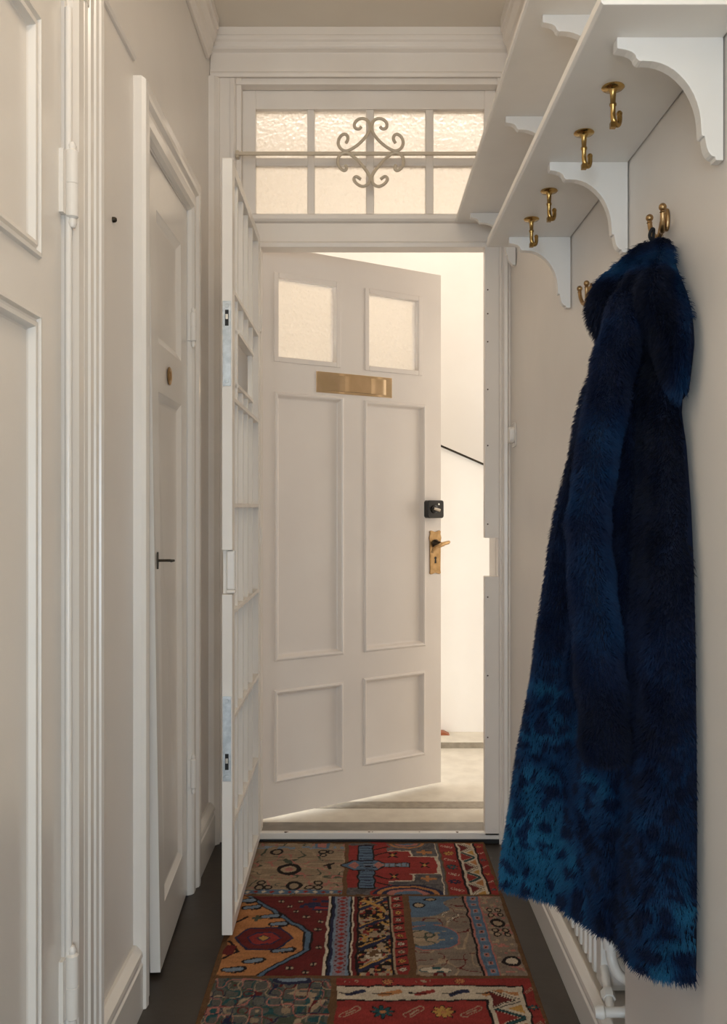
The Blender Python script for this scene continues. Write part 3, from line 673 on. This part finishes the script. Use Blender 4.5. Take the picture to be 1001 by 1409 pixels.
put(hexa(-.276, 2.47, .085, .065), 'navy'); put(hexa(-.276, 2.47, .078, .058), 'dred'); put(hexa(-.276, 2.47, .050, .036), 'navy'); put(hexa(-.276, 2.47, .044, .031), 'red'); put(dia(-.276, 2.47, .020, .022), 'navy'); put(dia(-.276, 2.47, .015, .016), 'gold')
for u_, v_, an in ((-.33, 2.66, .2), (-.27, 2.60, .1), (-.24, 2.55, .1), (-.215, 2.40, .35), (-.285, 2.345, .3), (-.335, 2.30, .2), (-.35, 2.70, .1)):
    put(line((u_ - .022, v_), (u_ + .02, v_ + .01), .012), 'dark'); put(line((u_ - .020, v_), (u_ + .016, v_ + .008), .008), 'lblue'); put(line((u_ + .0, v_ - .012), (u_ + .024, v_ - .004), .0035), 'dark')
put(line((-.37, 2.56), (-.34, 2.60), .004) | line((-.37, 2.36), (-.335, 2.40), .004) | line((-.335, 2.40), (-.37, 2.45), .004), 'dark'); put(rc(-.374, -.345, 2.38, 2.43), 'dred'); put(star(-.31, 2.59, .016, 4), 'green')
for u_, v_ in ((-.25, 2.70), (-.22, 2.665), (-.19, 2.70), (-.20, 2.63), (-.165, 2.60), (-.13, 2.63), (-.15, 2.68), (-.12, 2.57), (-.13, 2.52), (-.13, 2.33), (-.19, 2.31), (-.15, 2.29), (-.12, 2.42)):
    put(el(u_, v_, .010, .011), 'dark'); put(el(u_ - .005, v_, .0035, .006) | el(u_ + .005, v_, .0035, .006), 'tan')
put(rc(-.19, -.10, 2.655, 2.72) & (vnoise(.012, .018, 21) > .5), 'navy'); put(rc(-.15, -.10, 2.64, 2.67), 'navy'); put(rc(-.145, -.105, 2.65, 2.662), 'red')
put(rc(-.104, -.097, *R2), 'cream'); put(rc(-.097, -.092, *R2), 'dark'); put(rc(-.092, -.084, *R2), 'navy')
put(rc(-.084, -.040, *R2), 'lblue'); put(rc(-.078, -.046, *R2), np.array(lin((150, 138, 150))))
for i, v_ in enumerate(np.linspace(2.29, 2.725, 20)): put(dia(-.062, v_, .011, .009), 'red'); put(el(-.074, v_ + .011, .003, .004) | el(-.05, v_ + .011, .003, .004), 'dred')
put(rc(-.040, -.035, *R2), 'dark'); put(rc(-.035, -.030, *R2), 'cream'); put(rc(-.030, -.020, *R2), 'dred'); put(rc(-.020, .080, *R2), 'dark')
mm = rc(-.014, .074, *R2); speck(mm, 22, .012, .55, 'tan'); speck(mm, 23, .010, .72, 'red'); speck(mm, 24, .010, .75, 'gold')
for v_ in (2.30, 2.41, 2.53, 2.65): put(mm & line((-.014, v_), (.074, v_ + .07), .010), 'navy'); put(mm & line((-.010, v_ + .012), (.06, v_ + .065), .003), 'gold')
put(mm & el(.03, 2.38, .022, .028), 'brown'); speck(mm & el(.03, 2.38, .026, .032), 25, .008, .5, 'cream'); put(mm & line((0, 2.71), (.055, 2.66), .006), 'gold')
put(rc(.080, .086, *R2), 'tan'); put(rc(.086, .118, *R2), 'red')
for i, v_ in enumerate(np.linspace(2.30, 2.72, 10)): flower(.102, v_, .010, ('cream', 'gold', 'tan')[i % 3], 'dark'); put(line((.09, v_ + .02), (.114, v_ + .026), .004), 'dark')
# row 2 right: beige with blue clouds and a border
a = (.138, .412); put(rc(*a, *R2), 'beige'); put(rc(.138, .418, *R2), np.array(lin((150, 130, 112))))
w_ = vnoise(.05, .04, 31); put(rc(.138, .30, *R2) & (np.abs(w_ - .5) < .04), 'tan'); w_ = vnoise(.045, .03, 32); put(rc(.138, .30, *R2) & (np.abs(w_ - .5) < .025), 'dred')
bl = (U + .55 * (2.735 - V) < .285 + .02 * np.sin(V * 60)) & rc(.138, .30, 2.60, 2.738); put(bl, 'blue')
put(el(.165, 2.675, .018, .018) | el(.20, 2.715, .02, .010), 'dark'); put(el(.165, 2.675, .012, .012) | el(.20, 2.715, .013, .006), 'tan')
put(rc(.138, .27, 2.36, 2.62) & el(.185, 2.475, .085, .075), 'pink'); put(rc(.138, .27, 2.36, 2.62) & el(.185, 2.475, .080, .070), 'blue'); put(rc(.138, .30, *R2) & el(.150, 2.47, .058, .045), 'tan'); put(rc(.138, .3, *R2) & el(.165, 2.56, .06, .014), 'blue')
speck(rc(.17, .26, 2.42, 2.53) & el(.21, 2.475, .04, .04), 33, .010, .6, 'tan'); w_ = vnoise(.03, .03, 34); put(el(.150, 2.47, .058, .045) & rc(.138, .3, *R2) & (np.abs(w_ - .5) < .05), 'green')
for u_, v_ in ((.24, 2.62), (.27, 2.60), (.25, 2.58)): leafm(u_, v_, .012, .8, 'cream', 'dark')
put(el(.185, 2.30, .04, .014), 'teal'); speck(el(.185, 2.30, .04, .014), 35, .01, .5, 'cream')
put(rc(.302, .308, *R2), 'dark'); put(rc(.308, .314, *R2), 'pink'); put(rc(.314, .346, *R2), 'blue'); put(rc(.346, .351, *R2), 'pink')
for v_ in np.linspace(2.295, 2.72, 11): put(rc(.321, .340, v_ - .012, v_ + .012), 'lblue'); put(rc(.324, .337, v_ - .009, v_ + .009), 'pink'); put(el(.330, v_, .003, .004), 'dark')
speck(rc(.352, .416, *R2), 36, .012, .68, 'pink'); speck(rc(.352, .416, *R2), 37, .012, .75, 'tan')
ringm(.385, 2.56, .018, 'tan'); ringm(.390, 2.345, .020, 'cream')
for du in (-.014, .014):
    for v_ in (2.61, 2.64, 2.515, 2.49): ringm(.386 + du, v_, .0085, 'tan')
# row 3 left: grey-green florals
put(rc(-.374, -.082, *R3), np.array(lin((104, 104, 96))))
m = rc(-.374, -.082, *R3)
for s_, cc, th in ((41, 'beige', .05), (45, 'green', .06), (44, 'teal', .04), (48, 'tan', .035), (42, 'pink', .03), (49, 'dred', .022), (43, 'navy', .018)):
    w_ = vnoise(.034, .038, s_); put(m & (np.abs(w_ - .5) < th), cc)
put(m & el(-.18, 2.25, .05, .02), 'navy'); put(m & el(-.18, 2.255, .035, .013), 'lblue')
# row 3 right: red with white bands and stars
put(rc(-.066, .418, *R3), 'red'); m = rc(-.066, .418, *R3)
put(rc(-.066, .395, 2.155, 2.228) , 'dark'); put(rc(-.066, .390, 2.162, 2.221), 'cream')
put(rc(.295, .395, 1.62, 2.16), 'dark'); put(rc(.302, .390, 1.62, 2.2), 'cream')
for i in range(5): put(line((-.04 + i * .085, 2.185), (.0 + i * .085, 2.20), .008), ('navy', 'orange', 'red')[i % 3]); put(line((-.06 + i * .085, 2.19), (-.02 + i * .085, 2.19), .0022), 'dark')
zig(.312, .380, 1.66, 2.20, 7)
for i, u_ in enumerate((-.03, .06, .15, .24)): leafm(u_, 2.247, .012, .1, 'red', 'tan') if i % 2 == 0 else flower(u_, 2.245, .013, 'orange', 'red')
for i in range(4):
    v_ = 2.11 - .10 * i
    for j, u_ in enumerate((-.03, .045, .12, .19, .255)): flower(u_, v_, .026, ('teal', 'gold', 'navy')[(i + j // 2) % 3], 'orange') if (i + j) % 2 else leafm(u_, v_, .022, .7, 'red', 'tan')
for i, v_ in enumerate(np.linspace(1.7, 2.2, 8)): flower(.405, v_, .012, 'teal', 'orange') if i % 2 == 0 else leafm(.405, v_, .012, .7, 'red', 'tan')
# yarn-level variation of the dyes
col = col * .82 + col.mean(-1, keepdims=True) * .18; col *= .62
col *= (.82 + .36 * rng.random(UU.shape))[..., None]; col *= (.86 + .28 * vnoise(.05, .012, 51))[..., None]
zz = .009 + .0012 * rng.random(UU.shape) + .0012 * vnoise(.05, .05, 52)
seam = np.zeros(UU.shape, bool); seam |= (np.abs(VV - 2.745) < .009) | (np.abs(VV - 2.269) < .009); zz = np.where(seam, zz - .0015, zz)
verts = np.stack([UU, VV, zz], -1).reshape(-1, 3)
idx = np.arange(nxr * nyr).reshape(nyr, nxr)
quads = np.stack([idx[:-1, :-1], idx[:-1, 1:], idx[1:, 1:], idx[1:, :-1]], -1).reshape(-1, 4)
# bottom rim
rim = np.concatenate([idx[0, :], idx[1:, -1], idx[-1, -2::-1], idx[-2:0:-1, 0]])
vb = verts[rim].copy(); vb[:, 2] = .0005; n0 = len(verts); nr = len(rim)
side = [(int(rim[i]), n0 + i, n0 + (i + 1) % nr, int(rim[(i + 1) % nr])) for i in range(nr)]
me = bpy.data.meshes.new('patchwork_rug'); me.from_pydata(np.concatenate([verts, vb]).tolist(), [], quads.tolist() + side)
ca = me.color_attributes.new('dye', 'FLOAT_COLOR', 'POINT')
cc = np.ones((n0 + nr, 4)); cc[:n0, :3] = col.reshape(-1, 3); cc[n0:, :3] = K['brown']; ca.data.foreach_set('color', cc.ravel().astype(np.float32))
me.polygons.foreach_set('use_smooth', [True] * len(me.polygons))
m, nt, b = new_mat('rug_wool'); at_ = nt.nodes.new('ShaderNodeAttribute'); at_.attribute_name = 'dye'
nt.links.new(at_.outputs['Color'], b.inputs['Base Color']); b.inputs['Roughness'].default_value = .9; b.inputs['Specular IOR Level'].default_value = .15
me.materials.append(m)
o = bpy.data.objects.new('patchwork_rug', me); C.objects.link(o)
tag(o, 'patchwork runner rug of red, beige and orange oriental pieces on the dark floor', 'rug')

# ------------------------------------------------------------------ blue fur coat
coat = thing('fur_coat', 'long dark blue mottled fur coat hanging from a brass wall hook', 'coat', (.46, HK.y, .47))
tab = [  # z, F.x, F.y (outer far edge), N.y (near edge at the wall)
 (1.655, .482, 1.515, 1.500), (1.64, .470, 1.52, 1.490), (1.62, .452, 1.53, 1.474), (1.605, .434, 1.535, 1.460), (1.592, .420, 1.538, 1.448), (1.58, .413, 1.54, 1.436), (1.56, .405, 1.545, 1.424), (1.54, .403, 1.548, 1.415),
 (1.52, .407, 1.55, 1.407), (1.50, .418, 1.55, 1.408), (1.485, .421, 1.55, 1.410), (1.465, .412, 1.55, 1.413), (1.44, .397, 1.552, 1.417), (1.40, .385, 1.556, 1.431), (1.35, .375, 1.564, 1.438), (1.30, .368, 1.572, 1.418), (1.20, .348, 1.59, 1.397),
 (1.10, .335, 1.607, 1.385), (1.0, .325, 1.625, 1.379), (.9, .316, 1.642, 1.376), (.8, .302, 1.659, 1.373), (.7, .289, 1.677, 1.372), (.6, .279, 1.694, 1.373), (.5, .268, 1.712, 1.375), (.47, .268, 1.716, 1.376)]
tab = np.array(tab[::-1])
def ctl(z): return [np.interp(z, tab[:, 0], tab[:, i]) for i in (1, 2, 3)]
NX = .512
hem = np.array([(.505, 1.368), (.457, 1.374), (.4315, 1.40), (.4186, 1.433), (.4056, 1.493), (.3945, 1.544), (.375, 1.593), (.346, 1.643), (.30, 1.69), (.264, 1.715)])
Nh, Fh = hem[0], hem[-1]; dh = Fh - Nh; Lh = np.hypot(*dh); eh = dh / Lh; ph = np.array([eh[1], -eh[0]])    # ph points to the room/camera
ts = (hem - Nh) @ eh / Lh; of = (hem - Nh) @ ph
if of[3] < 0: of = -of; ph = -ph
tt = np.linspace(0, 1, 56)
off0 = np.interp(tt, ts, of); ker = np.ones(5) / 5; off0[2:-2] = np.convolve(off0, ker, 'valid')
def section(z, grow=0.0, fold=1.0, bulge=1.0):
    fx, fy, ny_ = ctl(z); N_ = np.array([NX, ny_ - grow]); F_ = np.array([fx - grow * .7, fy]); d = F_ - N_; L = np.hypot(*d); e = d / L; p = np.array([e[1], -e[0]])
    if p[1] > 0: p = -p
    k_ = L / Lh
    env = np.sin(PI * np.clip(tt, 0, 1)) ** .6
    low_ = np.clip((1.50 - z) / .9, 0, 1)
    w_ = off0 * k_ * (1.0 + .35 * bulge * (1 - low_)) + grow * env
    ph_ = 2.2 * z
    w_ = w_ + fold * (.45 + .55 * np.clip((z - .47) / .35, 0, 1)) * env * low_ * (.011 * np.sin(tt * 13 + ph_ * .3 + .5) + .006 * np.sin(tt * 29 + 1.3 + .8 * z))
    w_ = w_ - fold * .016 * env * np.exp(-((tt - (.36 + .04 * z)) / .05) ** 2) * np.clip((1.52 - z) / .2, 0, 1)      # deep fold beside the sleeve
    w_ = w_ - fold * .014 * np.exp(-((tt - .87) / .03) ** 2) * np.clip((z - .82) / .12, 0, 1) * np.clip((1.45 - z) / .1, 0, 1)      # edge of the front opening
    front = N_[None] + np.outer(tt * L, e) + np.outer(w_, p)
    back_d = .06 + .10 * np.clip((1.5 - z) / 1.0, 0, 1)
    B = np.array([NX, fy + back_d])
    s_ = np.linspace(0, 1, 16)[1:]
    ctrl = F_ + np.array([.012, back_d * .9])
    bk = (1 - s_)[:, None] ** 2 * F_ + 2 * (s_ * (1 - s_))[:, None] * ctrl + s_[:, None] ** 2 * B
    s2 = np.linspace(0, 1, 10)[1:-1]; wl = B[None] + s2[:, None] * (N_ - B)
    return np.concatenate([front, bk, wl])
def loft(secs, zs_, cap0=True, cap1=True, zfun=None):
    n = len(secs[0]); vs = []; fs = []
    for s_, z in zip(secs, zs_):
        for q in s_: vs.append((q[0], q[1], z if len(q) == 2 else q[2]))
    for i in range(len(secs) - 1):
        for k_ in range(n): fs.append((i * n + k_, i * n + (k_ + 1) % n, (i + 1) * n + (k_ + 1) % n, (i + 1) * n + k_))
    if cap0: fs.append(tuple(range(n)))
    if cap1: fs.append(tuple((len(secs) - 1) * n + k_ for k_ in range(n)))
    return MB().add(vs, fs, True)
zb_ = np.concatenate([[.474, .470], np.linspace(.476, 1.56, 90)])
secs = [section(.47) * .92 + np.array([.42, 1.55]) * .08] + [section(z, -.012 * np.clip((z - 1.40) / .1, 0, 1)) for z in zb_[1:]]
body = obj('coat_body', loft(secs, zb_), M['pelt'], coat)
# collar / hood lump
zc_ = np.linspace(1.468, 1.648, 34); secs = []
for z in zc_:
    u_ = (z - 1.468) / (1.655 - 1.468); g = .012 * math.sin(PI * min(u_ * 1.0, 1)) ** .5 if 0 < u_ < 1 else 0
    s_ = section(z, g + .010 * math.exp(-((u_ - .45) / .25) ** 2) - (.02 if u_ < .02 else 0), 0, 1.8)
    ang = np.linspace(0, 1, len(s_))
    fr = .008 * np.sin(ang * 30 + 5 * u_) * np.exp(-((u_ - .4) / .35) ** 2)
    cen = np.array([.47, 1.5]); d = s_ - cen; d /= np.maximum(np.hypot(d[:, 0], d[:, 1]), 1e-4)[:, None]
    s_ = s_ + d * fr[:, None]; s_[:, 0] = np.minimum(s_[:, 0], NX)
    zz_ = np.full(len(s_), z); zz_[:56] -= .095 * (1 - u_) * np.exp(-(tt / .17) ** 2); zz_[-9:] -= .095 * (1 - u_)
    secs.append(np.column_stack([s_, zz_]))
hood = obj('collar', loft(secs, zc_), M['pelt'], coat)
# sleeve
zs2 = np.linspace(.795, 1.56, 52); secs = []
SW = np.array([  # z, x centre, y centre, half width, half thickness
 (.795, .389, 1.436, .037, .024), (.83, .388, 1.438, .040, .030), (1.0, .377, 1.444, .038, .033), (1.13, .368, 1.460, .034, .034), (1.20, .369, 1.462, .032, .035), (1.30, .384, 1.462, .033, .036), (1.40, .402, 1.462, .035, .036), (1.46, .415, 1.462, .035, .034), (1.51, .424, 1.464, .031, .028), (1.545, .431, 1.468, .022, .018), (1.56, .435, 1.472, .010, .008)])
for z in zs2:
    xc, yc, hw, ht = [np.interp(z, SW[:, 0], SW[:, i]) for i in (1, 2, 3, 4)]
    a = np.linspace(0, 2 * PI, 36, endpoint=False); e = np.array([-.86, .50]); p = np.array([-.50, -.86])
    wv = 1 + .10 * np.sin(z * 70 + 2 * a) * (.5 + .5 * np.sin(z * 23))
    secs.append(np.array([xc, yc])[None] + np.outer(hw * np.sign(np.cos(a)) * np.abs(np.cos(a)) ** .8 * wv * .84, e) + np.outer(ht * np.sign(np.sin(a)) * np.abs(np.sin(a)) ** .8 * wv, p))
slv = obj('sleeve', loft(secs, zs2), M['pelt'], coat)
lp_ = MB().tube(smooth([(.500, 1.526, 1.645), (.488, 1.524, 1.660), (.490, 1.522, 1.672), (.496, 1.528, 1.674), (.497, 1.534, 1.66), (.50, 1.536, 1.645)], 5), .0028, 8)
obj('hanging_loop', lp_, M['loop'], coat)

def vn2(a, b_, seed):
    r_ = np.random.default_rng(seed); g = r_.random((256, 256)); i = np.floor(a).astype(int); j = np.floor(b_).astype(int); fa = a - i; fb = b_ - j
    fa = fa * fa * (3 - 2 * fa); fb = fb * fb * (3 - 2 * fb); i %= 255; j %= 255
    return (g[j, i] * (1 - fa) + g[j, i + 1] * fa) * (1 - fb) + (g[j + 1, i] * (1 - fa) + g[j + 1, i + 1] * fa) * fb
def sstep(a, b_, x): t_ = np.clip((x - a) / (b_ - a), 0, 1); return t_ * t_ * (3 - 2 * t_)
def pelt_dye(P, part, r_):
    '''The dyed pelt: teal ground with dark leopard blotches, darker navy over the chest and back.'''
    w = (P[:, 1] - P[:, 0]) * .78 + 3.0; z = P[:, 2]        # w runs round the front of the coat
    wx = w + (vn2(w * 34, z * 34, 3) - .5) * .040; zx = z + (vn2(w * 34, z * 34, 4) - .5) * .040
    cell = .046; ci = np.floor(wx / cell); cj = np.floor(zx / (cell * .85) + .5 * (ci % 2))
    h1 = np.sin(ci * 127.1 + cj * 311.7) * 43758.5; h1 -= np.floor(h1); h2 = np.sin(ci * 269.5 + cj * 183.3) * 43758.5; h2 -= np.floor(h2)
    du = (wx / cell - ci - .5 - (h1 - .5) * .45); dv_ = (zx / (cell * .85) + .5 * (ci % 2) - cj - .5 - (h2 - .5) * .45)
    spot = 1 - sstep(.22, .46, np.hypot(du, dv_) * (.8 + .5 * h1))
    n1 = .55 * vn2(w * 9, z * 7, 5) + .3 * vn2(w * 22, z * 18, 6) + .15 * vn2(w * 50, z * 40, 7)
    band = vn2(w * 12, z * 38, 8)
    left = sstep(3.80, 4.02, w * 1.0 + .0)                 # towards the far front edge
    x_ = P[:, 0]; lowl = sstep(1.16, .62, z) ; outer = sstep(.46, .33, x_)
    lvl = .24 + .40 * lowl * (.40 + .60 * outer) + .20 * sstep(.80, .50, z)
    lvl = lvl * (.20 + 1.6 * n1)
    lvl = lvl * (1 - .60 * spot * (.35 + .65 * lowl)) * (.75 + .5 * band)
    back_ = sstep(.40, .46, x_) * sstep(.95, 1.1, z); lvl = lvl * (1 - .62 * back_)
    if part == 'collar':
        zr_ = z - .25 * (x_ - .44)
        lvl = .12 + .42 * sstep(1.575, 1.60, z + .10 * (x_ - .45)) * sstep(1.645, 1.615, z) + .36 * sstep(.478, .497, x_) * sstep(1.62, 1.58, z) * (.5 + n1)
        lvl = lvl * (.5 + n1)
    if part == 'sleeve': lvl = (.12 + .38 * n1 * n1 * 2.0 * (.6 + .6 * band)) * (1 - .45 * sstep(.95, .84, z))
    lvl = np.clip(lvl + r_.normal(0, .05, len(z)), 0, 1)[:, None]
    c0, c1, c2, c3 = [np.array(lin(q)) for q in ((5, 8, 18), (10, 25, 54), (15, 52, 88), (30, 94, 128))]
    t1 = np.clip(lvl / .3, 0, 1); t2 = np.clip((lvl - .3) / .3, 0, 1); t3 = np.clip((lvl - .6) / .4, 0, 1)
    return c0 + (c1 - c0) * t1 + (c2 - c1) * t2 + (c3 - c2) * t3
def grow_fur(part, count, length, seed, zlo=None):
    r_ = np.random.default_rng(seed); me = part.data; me.calc_loop_triangles()
    nv_ = len(me.vertices); co = np.empty(nv_ * 3, np.float32); me.vertices.foreach_get('co', co); co = co.reshape(-1, 3)
    nt_ = len(me.loop_triangles); tr = np.empty(nt_ * 3, np.int32); me.loop_triangles.foreach_get('vertices', tr); tr = tr.reshape(-1, 3)
    A_, B_, C_ = co[tr[:, 0]], co[tr[:, 1]], co[tr[:, 2]]; n_ = np.cross(B_ - A_, C_ - A_); ar = np.linalg.norm(n_, axis=1) / 2
    cen = (A_ + B_ + C_) / 3; n_ /= np.maximum(np.linalg.norm(n_, axis=1), 1e-9)[:, None]
    keep = cen[:, 0] < NX - .006
    pr = ar * keep; pr /= pr.sum()
    t_ = r_.choice(nt_, count, p=pr); a, b_ = r_.random(count), r_.random(count); sw_ = a + b_ > 1; a[sw_] = 1 - a[sw_]; b_[sw_] = 1 - b_[sw_]
    P = A_[t_] + a[:, None] * (B_ - A_)[t_] + b_[:, None] * (C_ - A_)[t_]; Nn = n_[t_]
    clump = np.sin(P[:, :1] * 210 + P[:, 2:] * 97) * np.sin(P[:, 1:2] * 180 - P[:, 2:] * 130)
    lean = np.array([0, 0, -1.0])[None] * (.75 + .25 * r_.random((count, 1))) + np.stack([np.sin(P[:, 2] * 47 + P[:, 1] * 90), np.cos(P[:, 2] * 53 + P[:, 0] * 80), 0 * P[:, 0]], -1) * .22 + r_.normal(0, .11, (count, 3))
    dirn = Nn * (.62 + .15 * clump) + lean * .75; dirn /= np.linalg.norm(dirn, axis=1)[:, None]
    ln = length * (.6 + .7 * r_.random((count, 1)))
    S = 4; pts = np.empty((count, S, 3), np.float32)
    for k_ in range(S):
        f_ = k_ / (S - 1); pts[:, k_] = P + (Nn * .55 + dirn * .6) * ln * f_ * (1 - .45 * f_) + (dirn + lean * .5) * ln * .42 * f_ * f_
    pts[:, :, 0] = np.minimum(pts[:, :, 0], XR - .002)
    hc = bpy.data.hair_curves.new('fur'); hc.add_curves([S] * count)
    hc.attributes['position'].data.foreach_set('vector', pts.reshape(-1))
    ra = hc.attributes.get('radius') or hc.attributes.new('radius', 'FLOAT', 'POINT')
    ra.data.foreach_set('value', np.tile(np.array([.00055, .0005, .00034, .0001], np.float32), count))
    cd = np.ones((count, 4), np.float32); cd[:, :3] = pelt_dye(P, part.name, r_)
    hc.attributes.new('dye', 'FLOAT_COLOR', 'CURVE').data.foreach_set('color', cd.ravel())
    hc.materials.append(M['fur'])
    o = bpy.data.objects.new('fur', hc); C.objects.link(o); o.parent = part; return o
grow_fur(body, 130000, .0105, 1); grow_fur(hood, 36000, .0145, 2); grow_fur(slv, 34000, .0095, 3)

# ------------------------------------------------------------------ light
def area(name, loc, rot, sx, sy, power, col_):
    l = bpy.data.lights.new(name, 'AREA'); l.shape = 'RECTANGLE'; l.size = sx; l.size_y = sy; l.energy = power; l.color = col_
    o = bpy.data.objects.new(name, l); C.objects.link(o); o.location = loc; o.rotation_euler = rot; return o
area('room_fill_daylight', (-1.2, -3.9, 1.0), (PI / 2, 0, 0), 1.3, 1.8, 88, (.68, .84, 1.0))  # daylight from behind the camera, added as two fill panels without windows
area('room_fill_daylight', (1.2, -3.9, 1.0), (PI / 2, 0, 0), 1.3, 1.8, 88, (.68, .84, 1.0))
area('stair_lamp', (.5, 4.95, 3.85), (0, 0, 0), 2.6, .9, 34, (1.0, .945, .87))
area('stair_side_light', (-1.55, 3.85, .62), (0, -PI / 2, 0), 1.0, .9, 24, (.74, .87, 1.0))  # daylight from the left, reaching under the open door
area('stair_side_light', (2.55, 3.95, 1.5), (0, PI / 2, 0), 2.4, .9, 17, (1.0, .95, .89))  # warm fill added to brighten the landing and door, no window there
pl_ = bpy.data.lights.new('hall_warm_fill', 'POINT'); pl_.energy = 13; pl_.color = (1.0, .83, .64); pl_.shadow_soft_size = .14  # added to warm the upper hall, no fitting is built there
po = bpy.data.objects.new('hall_warm_fill', pl_); C.objects.link(po); po.location = (0, 1.0, 2.72)
wd = bpy.data.worlds.new('world'); sc.world = wd; wd.use_nodes = True
wd.node_tree.nodes['Background'].inputs['Color'].default_value = (.75, .85, 1, 1); wd.node_tree.nodes['Background'].inputs['Strength'].default_value = .25

vsn = sc.view_settings; sc.display_settings.display_device = 'sRGB'
vsn.view_transform = 'Standard'; vsn.look = 'None'; vsn.gamma = 1; vsn.use_curve_mapping = False; vsn.exposure = 0.0
cy = sc.cycles; cy.use_denoising = True; cy.max_bounces = 14; cy.diffuse_bounces = 8; cy.glossy_bounces = 5; cy.transmission_bounces = 8; cy.sample_clamp_indirect = 6
